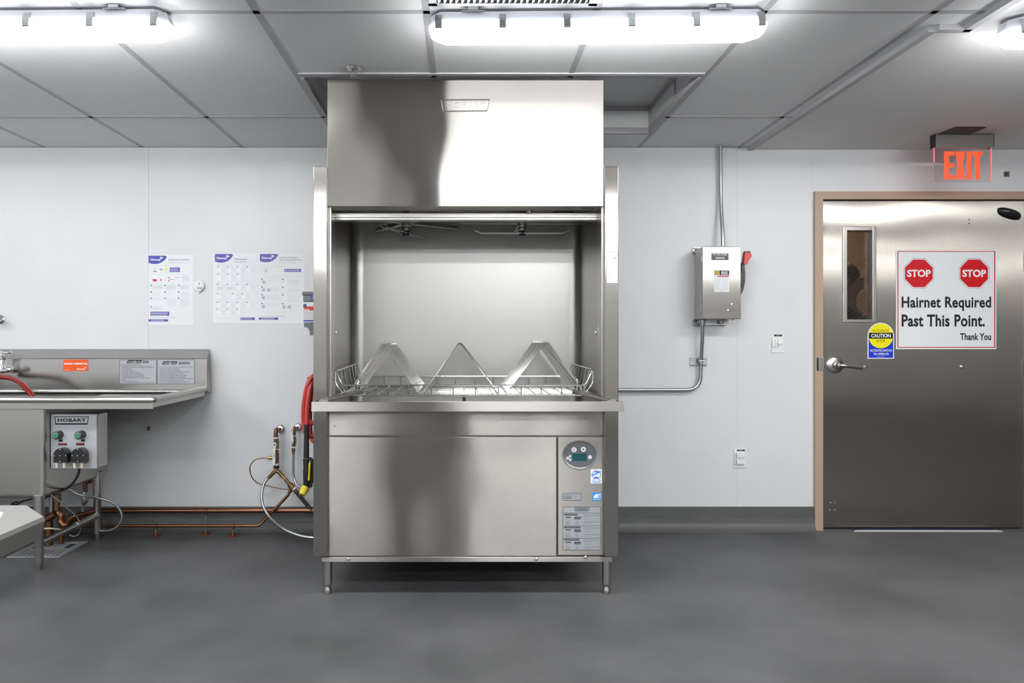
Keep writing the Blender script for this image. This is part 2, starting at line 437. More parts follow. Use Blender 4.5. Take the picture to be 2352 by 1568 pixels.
# ---------------------------------------------------------------- door
door = thing('door_1', 'wide stainless steel door with narrow wired window and lever handle', 'door', (X(2120, 4.30), 4.30, 0)); door['kind'] = 'structure'
fy = WY-0.022
m = MB().box((DX0, fy, 0), (2.200, WY+0.12, DZ)).box((DX1-0.05, fy, 0), (DX1, WY+0.12, DZ)).box((2.2, fy, 2.030), (DX1-0.05, WY+0.12, DZ))
m.box((2.2, 4.36, 0), (2.225, WY+0.12, 2.03)).box((DX1-0.075, 4.36, 0), (DX1-0.05, WY+0.12, 2.03)).box((2.2, 4.36, 2.005), (DX1-0.05, WY+0.12, 2.03))
m.build('door_frame', 'tan_paint', door)
LY, LD = 4.30, 0.045
lx0, lx1, lz0, lz1 = 2.214, 3.455, 0.010, 2.024
wx0, wx1, wz0, wz1 = X(1942, LY), X(2004, LY), Z(735, LY), Z(528, LY)
m = MB()
# one continuous skin with the window cut out of it
xs = [lx0, wx0, wx1, lx1]; zs = [lz0, wz0, wz1, lz1]
for i in range(3):
    for j in range(3):
        if i == 1 and j == 1: continue
        a, b, c, d = (xs[i], zs[j]), (xs[i+1], zs[j]), (xs[i+1], zs[j+1]), (xs[i], zs[j+1])
        m.quad([(p[0], LY, p[1]) for p in (a, b, c, d)]); m.quad([(p[0], LY+LD, p[1]) for p in (d, c, b, a)])
m.quad([(lx0, LY, lz0), (lx0, LY, lz1), (lx0, LY+LD, lz1), (lx0, LY+LD, lz0)]); m.quad([(lx1, LY, lz0), (lx1, LY+LD, lz0), (lx1, LY+LD, lz1), (lx1, LY, lz1)])
m.quad([(lx0, LY, lz1), (lx1, LY, lz1), (lx1, LY+LD, lz1), (lx0, LY+LD, lz1)]); m.quad([(lx0, LY, lz0), (lx0, LY+LD, lz0), (lx1, LY+LD, lz0), (lx1, LY, lz0)])
m.build('door_leaf', 'steel_door', door)
m = MB()
def ring(m, o, i, y0, y1):        # rectangular ring, outer o and inner i boxes as (x0,z0,x1,z1)
    m.box((o[0], y0, o[1]), (i[0], y1, o[3])); m.box((i[2], y0, o[1]), (o[2], y1, o[3]))
    m.box((i[0], y0, o[1]), (i[2], y1, i[1])); m.box((i[0], y0, i[3]), (i[2], y1, o[3]))
ow = (X(1934, LY), Z(740.5, LY), X(2011, LY), Z(520.5, LY)); iw = (X(1944, LY), Z(733, LY), X(2001.5, LY), Z(530, LY))
ring(m, ow, iw, LY-0.012, LY); ring(m, (wx0, wz0, wx1, wz1), iw, LY, LY+LD)
wf = m.build('window_frame', 'steel_satin', door, bevel=0.004)
MB().box((iw[0], LY+0.032, iw[1]), (iw[2], LY+0.036, iw[3])).build('window_pane', 'window_glass', wf)
m = MB(); gy = LY+0.030
for k in range(-12, 16):
    x0, z0 = iw[0], iw[1]+k*0.0315; sl = 0.72
    x1, z1 = iw[2], z0+(iw[2]-iw[0])*sl
    if z1 < iw[1] or z0 > iw[3]: continue
    if z0 < iw[1]: x0 += (iw[1]-z0)/sl; z0 = iw[1]
    if z1 > iw[3]: x1 -= (z1-iw[3])/sl; z1 = iw[3]
    m.tube([(x0, gy, z0), (x1, gy, z1)], 0.0006, n=4, cap=False)
m.build('wire_mesh', 'steel_satin', wf)
# lever handle
hy = LY
c = P(1917, 838, hy)
m = MB().lathe([(0.052, 0), (0.052, 0.006), (0.045, 0.012), (0.022, 0.015), (0.020, 0.03), (0.013, 0.034), (0.013, 0.06), (0, 0.062)], c, (0, -1, 0), n=32)
hd = m.build('door_handle', 'steel_satin', door)
pp = [c+Vector((0, -0.055, 0)), c+Vector((0.03, -0.062, -0.002)), c+Vector((0.075, -0.058, -0.008)), c+Vector((0.14, -0.052, -0.016))]
MB().tube(spl(pp, 6), [0.014]+[0.012]*10+[0.010]*8, n=12).build('lever', 'steel_satin', hd)
m = MB().box((X(1880, fy), fy-0.002, Z(852, fy)), (X(1893, fy), LY+0.002, Z(820, fy))).build('strike_plate', 'steel_satin', door, bevel=0.002)
MB().box((X(1876, fy), fy-0.001, Z(851, fy)), (X(1880.5, fy), fy+0.01, Z(821, fy))).build('strike_slot', 'black_plastic', door)
for u, v in ((1988, 842), (2209, 842)):
    MB().lathe([(0.013, 0), (0.013, 0.002), (0.009, 0.003), (0.008, 0.008), (0, 0.010)], P(u, v, LY), (0, -1, 0), n=16).build('bolt', 'chrome', door)
for u, v in ((1908, 1154), (1918, 1155), (1906, 1171), (1918, 1171)):
    MB().lathe([(0.0045, 0), (0.003, 0.002), (0, 0.003)], P(u, v, LY), (0, -1, 0), n=10).build('rivet', 'chrome', door)
for v in (504, 513):
    MB().lathe([(0.0045, 0), (0.0045, 0.0006), (0, 0.0008)], P(2226, v, LY), (0, -1, 0), n=10).build('screw_hole', 'black_plastic', door)
m = MB()
c = P(2316, 491, LY); n = 20; lay = []
for k in range(7):
    t = k/6; r = math.cos(t*PI/2)**0.6 if k < 6 else 0.02; ring_ = []
    for j in range(n):
        a = 2*PI*j/n
        ex, ez = 0.070*math.copysign(abs(math.cos(a))**0.85, math.cos(a))*(0.35+0.65*r), 0.031*math.copysign(abs(math.sin(a))**0.75, math.sin(a))*(0.25+0.75*r)
        ring_.append(c+Vector((ex, -0.045*t, ez-ex*0.28)))
    lay.append(ring_)
m.add([p for q in lay for p in q], [(i*n+j, i*n+(j+1)%n, (i+1)*n+(j+1)%n, (i+1)*n+j) for i in range(6) for j in range(n)], 0, True)
m.quad(lay[-1]); m.build('closer_cover', 'black_plastic', door)
for v in (600, 845, 1100):
    MB().box((lx1-0.004, LY-0.012, Z(v+22, LY)), (lx1+0.010, LY, Z(v-22, LY))).build('hinge', 'steel_satin', door, bevel=0.003)

def sheet(name, label, cat, u0, v0, u1, v1, Y, material, t=0.0012, group=None, parent=None):
    return MB().pbox(u0, v0, u1, v1, Y-t, t, 0).build(name, material, parent, label=label, cat=cat, group=group)
# hairnet sign
sy = LY-0.003
sg = sheet('hairnet_sign', 'large white red-bordered hairnet sign with two stop octagons on steel door', 'sign', 2058, 574, 2288.5, 801.5, LY-0.0002, 'paper', 0.0025)
m = MB()
for a in ((2061.5, 576.5, 2286, 578), (2061.5, 796.5, 2286, 798.3), (2061.5, 576.5, 2063.5, 798.3), (2283.8, 576.5, 2286, 798.3)): m.rect(*a, sy-0.0004)
m.build('border', 'red_print', sg)
for cu in (2110.5, 2237.5):
    cv = 627.5
    octo = lambda r: [(cu+r/math.cos(PI/8)*math.cos(PI/8+k*PI/4), cv+r/math.cos(PI/8)*math.sin(PI/8+k*PI/4)) for k in range(8)]
    e = MB().poly(octo(34.6), sy-0.0004, 0).poly(octo(33.9), sy-0.0007, 1).poly(octo(31.7), sy-0.0010, 2).build('stop_emblem', ['black_print', 'white_print', 'red_print'], sg)
    MB().text('STOP', cu-27, cv-8.5, cu+27.5, cv+8.5, sy-0.0014, 0, bold=0.035).build('lettering', 'white_print', e)
m = MB().text('Hairnet Required', 2071, 681, 2276.5, 714, sy-0.0006, bold=0.027, space=1.05)
m.text('Past This Point.', 2071, 722, 2262, 750, sy-0.0006, bold=0.027, space=1.05)
m.build('lettering', 'black_print', sg)
MB().text('Thank You', 2205.5, 765, 2276.5, 781, sy-0.0006, bold=0.027, space=1.05).build('lettering', 'black_print', sg)
# caution sticker
def arch(u0, v0, u1, v1, n=14):
    r = (u1-u0)/2; cu = (u0+u1)/2
    return [(u0, v1), (u1, v1)]+[(cu+r*math.cos(PI*k/n), v0+r-r*math.sin(PI*k/n)) for k in range(n+1)]
sy2 = LY-0.0012
q = arch(1992.7, 741, 2053.6, 823.5)
st = MB().prism([P(u, v, sy2) for u, v in q], (0, 0.001, 0)).build('caution_sticker', 'white_print', label='arch-topped yellow and blue caution sticker below the door window', cat='sticker')
m = MB().poly(arch(1995, 743.5, 2051.5, 821.5), sy2-0.0003, 0)
cc = (2023.2, 771.3); m.poly([(cc[0]+28.3*math.cos(2*PI*k/40), cc[1]+28.3*math.sin(2*PI*k/40)) for k in range(40)], sy2-0.0006, 1)
m.rect(1995.5, 763.8, 2051, 777.5, sy2-0.0009, 2)
m.build('print', ['signal_blue', 'yellow_print', 'black_print'], st)
m = MB().text('AUTOMATIC', 2004, 756.5, 2043, 762, sy2-0.0010, 1).text('DOOR', 2013.5, 779.5, 2033, 785.5, sy2-0.0010, 1)
m.text('CAUTION', 2001, 766.2, 2046, 775, sy2-0.0012, 0, bold=0.03);m.build('lettering', ['white_print', 'black_print'], st); m = MB().text('ACTIVATE SWITCH', 1998, 802, 2048.5, 807.5, sy2-0.0009, 0, bold=0.02).text('TO OPERATE', 2006, 810.2, 2041, 815.5, sy2-0.0009, 0, bold=0.02)
m.rect(2014, 819, 2032, 819.6, sy2-0.0009, 0)
m.build('lettering', ['white_print', 'black_print'], st)
# door mat
m = MB().box((2.395, 4.262, 0), (3.26, 4.80, 0.0045), 0)
dm = m.build('door_mat', 'mat_navy', label='navy floor mat with pale edge lying under the steel door', cat='mat')
MB().prism([(2.375, 4.245, 0), (3.28, 4.240, 0), (3.26, 4.265, 0), (2.395, 4.265, 0)], (0, 0, 0.005)).build('edging', 'mat_edge', dm)

# ================================================================ LAMPS
def lamp_shape(yz, x0, x1, cham):
    pass
def make_lamp():
    t = thing('strip_light', 'sealed strip light over the front of the dishwasher, clips along its edge', 'ceiling light', (0, 0, 0), 'sealed strip lights')
    L = 0.605; h0, h1, h2 = -0.012, -0.058, -0.091      # housing top, rim, lens bottom (below the ceiling)
    def loop(hw, L, ch, z): # chamfered rectangle
        return [Vector(p) for p in ((-L+ch, -hw, z), (L-ch, -hw, z), (L, -hw+ch, z), (L, hw-ch, z), (L-ch, hw, z), (-L+ch, hw, z), (-L, hw-ch, z), (-L, -hw+ch, z))]
    def loft(m, loops, mi=0, smooth=False):
        n = len(loops[0]); vs = [p for q in loops for p in q]
        m.add(vs, [(i*n+j, i*n+(j+1)%n, (i+1)*n+(j+1)%n, (i+1)*n+j) for i in range(len(loops)-1) for j in range(n)], mi, smooth)
        m.add(loops[0], [range(n-1, -1, -1)], mi); m.add(loops[-1], [range(n)], mi)
    m = MB(); loft(m, [loop(0.052, L-0.012, 0.03, h0), loop(0.056, L-0.008, 0.035, h0-0.012), loop(0.060, L-0.004, 0.04, h1+0.014)][::-1])
    hs = m.build('housing', 'lamp_housing', t)
    for sx in (-1, 1):
        MB().lathe([(0.020, 0), (0.020, 0.002), (0.016, 0.003), (0.016, 0.001), (0, 0.001)], (sx*(L-0.006), 0, -0.04), (sx, 0, 0.1), n=20).build('end_plug', 'lamp_housing', hs)
    m = MB(); loft(m, [loop(0.062, L-0.004, 0.042, h1), loop(0.0615, L-0.005, 0.042, h1-0.017), loop(0.056, L-0.016, 0.042, h1-0.027), loop(0.043, L-0.030, 0.038, h2)][::-1], 0, False)
    m.build('lens', 'lens_glow', t, bevel=0.006, seg=2)
    m = MB(); loft(m, [loop(0.060, L-0.004, 0.04, h1+0.011), loop(0.066, L, 0.042, h1+0.010), loop(0.066, L, 0.042, h1), loop(0.062, L-0.004, 0.042, h1)][::-1])
    m.build('lens_flange', 'flange_glow', t)
    for k in range(6):
        x = -0.5675+k*0.227
        m = MB().prism([(x-0.012, -0.056, -0.024), (x-0.012, -0.0625, -0.026), (x-0.012, -0.0685, -0.050), (x-0.012, -0.0705, -0.074), (x-0.012, -0.066, -0.078), (x-0.012, -0.0675, -0.072), (x-0.012, -0.0655, -0.052), (x-0.012, -0.0605, -0.030)], (0.024, 0, 0))
        m.build('clip', 'galvanised', t, bevel=0.001, seg=1)
    for x in (-0.445, 0.425):
        MB().box((x-0.018, -0.07, -0.014), (x+0.018, 0.07, 0.0)).box((x-0.04, -0.066, -0.016), (x+0.04, -0.056, -0.012)).build('hanger_bracket', 'galvanised', t, bevel=0.001, seg=1)
    return t
RZL = -0.020
lamp = make_lamp(); lamp.location = (0.478, 2.520, CH); lamp.rotation_euler.z = RZL
lx = copy_tree(lamp, None, (-1.655, 2.520, CH), 'sealed strip light high over the pot sink'); lx.rotation_euler.z = RZL
lx = copy_tree(lamp, None, (2.552, 2.520, CH-0.016), 'sealed strip light on the drywall ceiling, nearest the exit sign'); lx.rotation_euler.z = RZL
for x, dz in ((-3.79, 0), (-1.655, 0), (0.478, 0), (2.552, 0.016), (4.69, 0.016)):
    for y in (2.52, 0.58, -1.36, -3.3):
        if (y > 2 and x > -3) or (y > 0 and x > 4): continue
        lx = copy_tree(lamp, None, (x, y, CH-dz), 'sealed strip light on the ceiling of the unseen part of the room')
        lx['group'] = 'strip lights outside the view'; lx.rotation_euler.z = RZL

# air grille
gx0, gx1, gy0, gy1 = -0.125, 0.465, 1.90, 2.446
g = thing('air_grille', 'white louvred air return grille in the ceiling above the strip light', 'vent', (0.17, 2.18, CH))
m = MB(); iy1 = 2.428
for a, b in (((gx0, gy0), (gx0+0.03, gy1)), ((gx1-0.03, gy0), (gx1, gy1)), ((gx0, gy0), (gx1, gy0+0.03)), ((gx0, iy1), (gx1, gy1))):
    m.box((a[0], a[1], CH-0.007), (b[0], b[1], CH-0.0005))
m.build('frame', 'grille_white', g)
m = MB()
for k in range(26):
    x = gx0+0.04+k*(gx1-gx0-0.08)/25
    m.quad([(x-0.006, gy0+0.03, CH-0.009), (x-0.006, iy1, CH-0.009), (x+0.004, iy1, CH-0.001), (x+0.004, gy0+0.03, CH-0.001)])
m.build('louver', 'grille_white', g)
MB().quad([(gx0+0.02, gy0+0.02, CH-0.0008), (gx0+0.02, iy1, CH-0.0008), (gx1-0.02, iy1, CH-0.0008), (gx1-0.02, gy0+0.02, CH-0.0008)]).build('backing', 'dark_void', g)
# sprinkler
sc = Vector((X(813, 3.02), 3.02, CH))
sp = thing('fire_sprinkler', 'chrome fire sprinkler head hanging from ceiling in front of the dishwasher pocket', 'sprinkler', sc)
MB().lathe([(0, -0.001), (0.036, -0.001), (0.036, -0.005), (0.024, -0.010), (0.020, -0.006), (0.012, -0.007), (0, -0.007)], sc, (0, 0, 1), n=28).build('escutcheon', 'chrome', sp)
MB().lathe([(0.0, -0.006), (0.011, -0.006), (0.011, -0.016), (0.005, -0.020), (0.004, -0.036), (0, -0.037)], sc, (0, 0, 1), n=14).build('valve_body', 'chrome', sp)
MB().tube(fillet([sc+Vector((-0.011, 0, -0.012)), sc+Vector((-0.013, 0, -0.034)), sc+Vector((0, 0, -0.044)), sc+Vector((0.013, 0, -0.034)), sc+Vector((0.011, 0, -0.012))], 0.01), 0.0022, n=6).build('yoke', 'chrome', sp)
MB().lathe([(0, -0.043), (0.013, -0.043), (0.014, -0.046), (0, -0.047)], sc, (0, 0, 1), n=16).build('deflector', 'galvanised', sp)

# ================================================================ EXIT SIGN
ex = thing('exit_sign', 'hanging clear exit sign with glowing red-orange letters above the door', 'exit sign', (2.83, 3.97, CH-0.016))
zc = CH-0.016
MB().box((2.69, 3.82, zc-0.006), (2.865, 3.985, zc)).build('canopy', 'black_plastic', ex, bevel=0.003)
hx0, hx1 = 2.675, 3.002
MB().box((hx0, 3.95, 2.266), (hx1, 3.994, 2.333)).box((hx0, 3.95, 2.259), (hx1, 3.953, 2.266)).build('housing', 'grey_sat' if 'grey_sat' in MATS else 'steel_dark', ex)
MB().box((hx0-0.004, 3.948, 2.262), (hx0, 3.996, 2.336)).build('end_cap', 'black_plastic', ex, bevel=0.002)
MB().box((hx1, 3.948, 2.262), (hx1+0.004, 3.996, 2.336)).build('end_cap', 'black_plastic', ex, bevel=0.002)
MB().box((hx0+0.02, 3.9655, 2.266), (hx1-0.02, 3.9785, 2.268)).build('led_strip', 'exit_led', ex)
pz0 = 2.070
pn = MB().box((hx0+0.006, 3.969, pz0), (hx1, 3.975, 2.268)).build('panel', 'acrylic', ex)
m = MB().box((hx1, 3.969, pz0), (hx1+0.004, 3.975, 2.264)).box((hx0+0.002, 3.969, pz0+0.11), (hx0+0.006, 3.975, 2.264))
m.build('edge_glow', 'exit_edge', pn)
m = MB(); ly = 3.966
def bar(*uv): m.prism([P(u, v, ly) for u, v in uv], (0, 0.002, 0))
e0, e1, t0_, b0_ = 2169, 2192, 347.5, 411.5
bar((e0, t0_), (e0+10.5, t0_), (e0+10.5, b0_), (e0, b0_)); bar((e0+10, t0_), (e1, t0_), (e1, t0_+9.5), (e0+10, t0_+9.5)); bar((e0+10, 374.5), (e1, 374.5), (e1, 384), (e0+10, 384)); bar((e0+10, b0_-10), (e1, b0_-10), (e1, b0_), (e0+10, b0_))
hx_ = b0_-t0_
bar((2194.3, t0_), (2203.8, t0_), (2205.55, t0_+hx_*0.135), (2207.2, t0_), (2216.6, t0_), (2210.46, t0_+hx_*0.512), (2216.8, b0_), (2207.3, b0_), (2205.9, t0_+hx_*0.892), (2204.6, b0_), (2195, b0_), (2200.95, t0_+hx_*0.512))
m.box((X(2221, ly), ly, Z(b0_, ly)), (X(2231, ly), ly+0.002, Z(t0_, ly)))
bar((2233.5, t0_), (2257, t0_), (2257, t0_+10), (2233.5, t0_+10)); bar((2240, t0_+9), (2250.5, t0_+9), (2250.5, b0_), (2240, b0_))
m.build('lettering', 'exit_letters', pn)
# small open electrical box beside the sign
wb = MB().box((X(2305.5, WY), WY-0.004, Z(406, WY)), (X(2317.5, WY), WY, Z(394, WY)))
wb = wb.build('bracket_plate', 'steel_dark', label='small square metal bracket on the wall beside the exit sign', cat='bracket')
MB().prism([P(2309, 404, WY-0.004), P(2309, 397, WY-0.004), P(2315, 397, WY-0.004)], (0, -0.002, 0)).build('slot', 'black_plastic', wb)

# ================================================================ DISHWASHER
dw = thing('commercial_dishwasher', 'tall stainless pot washer with raised door, open chamber and four legs', 'dishwasher', (0.008, 3.65, 0))
HY = 3.18
hx = (X(752, HY), X(1386.5, HY)); hz = (Z(473.5, HY), Z(182, HY))
# raised front door: pan with returned edges
m = MB().box((hx[0], HY, hz[0]), (hx[1], HY+0.004, hz[1])).box((hx[0], HY+0.004, hz[0]), (hx[0]+0.004, HY+0.11, hz[1])).box((hx[1]-0.004, HY+0.004, hz[0]), (hx[1], HY+0.11, hz[1]))
m.box((hx[0], HY+0.004, hz[0]), (hx[1], HY+0.11, hz[0]+0.004)).box((hx[0], HY+0.004, hz[1]-0.004), (hx[1], HY+0.11, hz[1]))
hood = m.build('door', 'steel_brushed', dw, bevel=0.0015)
m = MB()
ly = HY-0.0035
outer = [(1013, 229.5), (1125.5, 228.5), (1120.5, 254.5), (1018.5, 255.5)]
m.tube(fillet([P(u, v, ly+0.002) for u, v in outer+outer[:1]], 0.008, 4), 0.0028, n=8)
m.text('HOBART', 1026, 234, 1115, 247, ly, bold=0.0, extrude=0.0035, space=1.15)
m.build('logo', 'steel_satin', hood)
nm = MB().box((X(1314, HY+.02), HY+0.02, hz[0]-0.0015), (X(1369, HY+.02), HY+0.055, hz[0])).build('nameplate', 'silver_label', hood)
m = MB().quad([(X(1318, HY+.02), HY+0.022, hz[0]-0.0022), (X(1318, HY+.02), HY+0.053, hz[0]-0.0022), (X(1336, HY+.02), HY+0.053, hz[0]-0.0022), (X(1336, HY+.02), HY+0.022, hz[0]-0.0022)], 1)
m.quad([(X(1338, HY+.02), HY+0.026, hz[0]-0.0022), (X(1338, HY+.02), HY+0.051, hz[0]-0.0022), (X(1366, HY+.02), HY+0.051, hz[0]-0.0022), (X(1366, HY+.02), HY+0.026, hz[0]-0.0022)], 0)
m.build('print', ['navy_print', 'white_print'], nm)
# header of the chamber opening
cx0, cx1 = -0.628, 0.648
m = MB().box((cx0, 3.30, 1.752), (cx1, 3.33, 1.773)).box((cx0, 3.305, 1.741), (cx1, 3.34, 1.752)).box((cx0, 3.30, 1.7385), (cx1, 3.345, 1.742))
m.build('header_rail', 'steel_satin', dw, bevel=0.0015)
for xx in (cx0+0.006, cx1-0.006):
    MB().box((xx-0.004, 3.296, 1.728), (xx+0.004, 3.306, 1.785)).build('hook', 'chrome', dw, bevel=0.001)
# side posts
PY = 3.16
pz0, pz1 = Z(1279, PY), Z(382, PY)
for ux in ((719.5, 750.5), (1389.5, 1420.5)):
    m = MB().box((X(ux[0], PY), PY, pz0), (X(ux[1], PY), PY+0.14, pz1))
    pst = m.build('post', 'steel_post', dw, bevel=0.003, seg=2)
# cabinet body: sides, back and top around the chamber
m = MB().box((-0.683, 3.3, 0.18), (-0.640, 4.10, 1.90)).box((0.660, 3.3, 0.18), (0.699, 4.10, 1.90)).box((-0.683, 4.03, 0.18), (0.699, 4.10, 1.90)).box((-0.683, 3.34, 1.865), (0.699, 4.10, 1.90))
m.build('cabinet', 'steel_plain_brushed', dw)
# channel strips beside the opening
for x0, x1 in ((X(752, 3.2), X(761, 3.2)), (X(1381, 3.2), X(1388.5, 3.2))):
    MB().box((x0, 3.20, 0.90), (x1, 3.30, 1.79)).build('door_track', 'steel_satin', dw, bevel=0.003)
# chamber liner with rounded corners (one sheet)
prof = [(-0.632, 3.20), (-0.632, 3.90)]
R = 0.06
for k in range(1, 7): a = PI-k*PI/12; prof.append((-0.632+R+R*math.cos(a), 3.90+R*math.sin(a)))
for k in range(0, 7): a = PI/2-k*PI/12; prof.append((0.652-R+R*math.cos(a), 3.90+R*math.sin(a)))
prof.append((0.652, 3.20))
m = MB(); n = len(prof)
m.add([(x, y, 0.80) for x, y in prof]+[(x, y, 1.862) for x, y in prof], [(i, i+1, n+i+1, n+i) for i in range(n-1)], 0, True)
m.quad([(-0.632, 3.33, 1.862), (-0.632, 3.96, 1.862), (0.652, 3.96, 1.862), (0.652, 3.33, 1.862)])
m.build('chamber', 'steel_chamber', dw)
m = MB().quad([(-0.632, 3.25, 0.845), (0.652, 3.25, 0.845), (0.652, 3.96, 0.80), (-0.632, 3.96, 0.80)]).build('chamber_floor', 'steel_chamber', dw)
# side corner columns (welded posts in the rear corners)
# load shelf and lip
SY = 3.10
sx0, sx1 = X(715, SY), X(1433.5, SY); sz1, sz0 = Z(922.5, SY), Z(945, SY)
m = MB().box((sx0, SY, sz0), (sx1, SY+0.004, sz1)).box((sx0, SY+0.004, sz0), (sx0+0.004, SY+0.06, sz1)).box((sx1-0.004, SY+0.004, sz0), (sx1, SY+0.06, sz1))
m.box((sx0, SY+0.004, sz1-0.004), (sx1, SY+0.03, sz1)).box((-0.62, SY+0.03, sz1-0.03), (0.64, 3.32, sz1-0.026)).box((-0.62, SY+0.03, sz1-0.03), (0.64, SY+0.034, sz1-0.004))
m.box((sx0, SY+0.004, sz0), (sx1, SY+0.07, sz0+0.003))
m.build('front_shelf', 'steel_plain_brushed', dw, bevel=0.0012)
for uu in (941, 1046, 1272, 1424, 722):
    MB().lathe([(0.002, 0), (0.0015, 0.001), (0, 0.0012)], P(uu, 938, SY), (0, -1, 0), n=8).build('rivet', 'steel_dark', dw)
# slanted end guides and supporting brackets at the shelf ends
for sgn, xx in ((1, sx0+0.03), (-1, sx1-0.03)):
    m = MB().tube([(xx+sgn*0.03, SY+0.035, sz1+0.004), (xx+sgn*0.16, SY+0.22, sz1+0.030)], [0.012, 0.010], n=10)
    m.box((xx+sgn*0.0, SY+0.02, sz1), (xx+sgn*0.04, SY+0.07, sz1+0.005))
    m.build('rack_guide', 'steel_dark', dw)
    MB().sphere((xx+sgn*0.145, 3.33, sz1+0.055), 0.028, sc=(0.5, 1, 1.7)).build('splash_flap', 'chrome', dw)
# apron and lower panels
BY = 3.19
bx0, bx1 = X(751, BY), X(1392, BY)
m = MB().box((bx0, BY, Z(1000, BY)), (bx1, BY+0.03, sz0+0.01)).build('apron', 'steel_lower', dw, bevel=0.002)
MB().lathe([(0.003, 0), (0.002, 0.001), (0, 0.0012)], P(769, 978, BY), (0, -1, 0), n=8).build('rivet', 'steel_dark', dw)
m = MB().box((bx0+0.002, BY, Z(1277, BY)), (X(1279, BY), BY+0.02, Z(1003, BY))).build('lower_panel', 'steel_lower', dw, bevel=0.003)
cp = MB().box((X(1281.5, BY), BY, Z(1275, BY)), (bx1-0.001, BY+0.02, Z(1003, BY))).build('control_panel', 'steel_plain_brushed', dw, bevel=0.003)
MB().box((bx0-0.01, BY+0.02, 0.17), (bx1+0.01, 3.30, 0.80)).build('inner_frame', 'steel_dark', dw)
MB().box((-0.655, BY+0.30, 0.165), (0.675, 4.03, 0.20)).build('base_pan', 'steel_dark', dw)
m = MB().box((X(739, BY), BY-0.003, Z(1290, BY)), (X(1406, BY), BY+0.05, Z(1278.5, BY)))
base = m.build('base_rail', 'steel_plain_brushed', dw, bevel=0.002)
for u in (800.5, 1232, 1345):
    MB().lathe([(0.0085, 0), (0.008, 0.003), (0.005, 0.006), (0, 0.007)], P(u, 1283 if u < 1300 else 1279, BY-0.003), (0, -1, 0), n=12).build('bolt', 'chrome', dw)
zl = Z(1290, BY)+0.004
def leg(x, y):
    lg = MB().lathe([(0.0205, 0.045), (0.0205, 0.158), (0, 0.158)], (x, y, 0), n=20).build('leg', 'steel_satin', dw)
    MB().lathe([(0, 0), (0.0165, 0), (0.0175, 0.004), (0.0175, 0.022), (0.014, 0.028), (0.014, 0.036), (0.019, 0.040), (0.0205, 0.046), (0, 0.046)], (x, y, 0), n=20).build('foot', 'steel_satin', lg)
for x, y in ((X(752.5, 3.226), 3.226), (X(1393, 3.226), 3.226), (X(752.5, 3.226), 4.0), (X(1393, 3.226), 4.0)): leg(x, y)
MB().box((X(758, BY), BY+0.02, 0.15), (X(1390, BY), BY+0.06, 0.18)).build('cross_member', 'steel_dark', dw)
# control display
oy = BY-0.001
m = MB(); n = 40; a = 0.0795; b = 0.0665
c = P(1331.5, 1044, BY)
def el(rx, rz, y, dx=0, dz=0): return [c+Vector((rx*math.cos(2*PI*j/n)+dx, y, rz*math.sin(2*PI*j/n)+dz)) for j in range(n)]
lo = [el(a, b, 0.0), el(a*0.98, b*0.98, -0.004), el(a*0.94, b*0.94, -0.004), el(a*0.88, b*0.86, 0.0-0.001, 0.002, -0.002)]
m.add([p for q in lo for p in q], [(i*n+j, i*n+(j+1)%n, (i+1)*n+(j+1)%n, (i+1)*n+j) for i in range(3) for j in range(n)], 0, True)
bez = m.build('bezel', 'steel_dark', cp)
k2 = MB().quad(el(a*0.89, b*0.87, -0.0012, 0.002, -0.002)).build('keypad', 'slate_plastic', cp)
MB().rect(1314.5, 1041.5, 1347.5, 1058.5, BY-0.0018).build('display', 'teal_screen', cp)
for u, v, r in ((1318.5, 1032.5, 0.0120), (1340, 1031.5, 0.0120), (1355, 1049.5, 0.0090), (1303.8, 1051.8, 0.0068), (1309.3, 1047.3, 0.0056), (1309.8, 1055.6, 0.0056)):
    m = MB().disc(u, v, BY-0.0020, r, 0)
    if r > 0.011 and u < 1330:
        m.disc(u, v+0.5, BY-0.0026, 0.0050, 1, 0.0038); m.rect(u-0.4, v-3.2, u+0.4, v+0.2, BY-0.0028, 1)
    elif r > 0.011: m.poly([(u-2, v-2.8), (u+3, v), (u-2, v+2.8)], BY-0.0026, 2)
    elif r > 0.008: m.disc(u, v, BY-0.0026, 0.0055, 3, 0.0046); m.rect(u-1, v-1.5, u-0.4, v+0.5, BY-0.0026, 3)
    else: m.disc(u, v, BY-0.0026, 0.0018, 1)
    m.build('button', ['white_print', 'black_print', 'green_button', 'grey_print'], k2)
# stickers and plates on the machine
def lines(m, u0, u1, v0, v1, k, Y, mi, fill=0.5, ragged=0.25, tail=False):
    for i in range(k):
        v = v0+(v1-v0)*(i+0.25)/k; h = (v1-v0)/k*fill
        e = u1-(u1-u0)*ragged*random.random()
        if tail and i == k-1: e = u0+(u1-u0)*0.45
        m.rect(u0, v, e, v+h, Y, mi)
yl = BY-0.0008
lb = MB().pbox(1356.8, 1077.5, 1382.7, 1110, yl, 0.0008).build('certification_sticker', 'white_print', cp)
m = MB().disc(1369.5, 1090, yl-0.0003, 0.0205, 1).disc(1369.5, 1090, yl-0.0005, 0.0185, 0)
m.poly([(1363, 1084), (1366, 1082), (1373, 1082), (1376, 1084)], yl-0.0007, 1).rect(1365, 1095, 1374, 1098, yl-0.0007, 1)
m.poly([(1358.5, 1090), (1379, 1081), (1380, 1084.5), (1359.5, 1093.5)], yl-0.0009, 2)
m.poly([(1364, 1099), (1375, 1099), (1380, 1105), (1360, 1105)], yl-0.0004, 2).poly([(1365, 1100), (1374, 1100), (1378, 1104), (1362, 1104)], yl-0.0006, 0)
lines(m, 1361, 1379, 1106, 1109, 2, yl-0.0004, 2, 0.5, 0)
m.build('print', ['white_print', 'signal_blue', 'sky_blue'], lb)
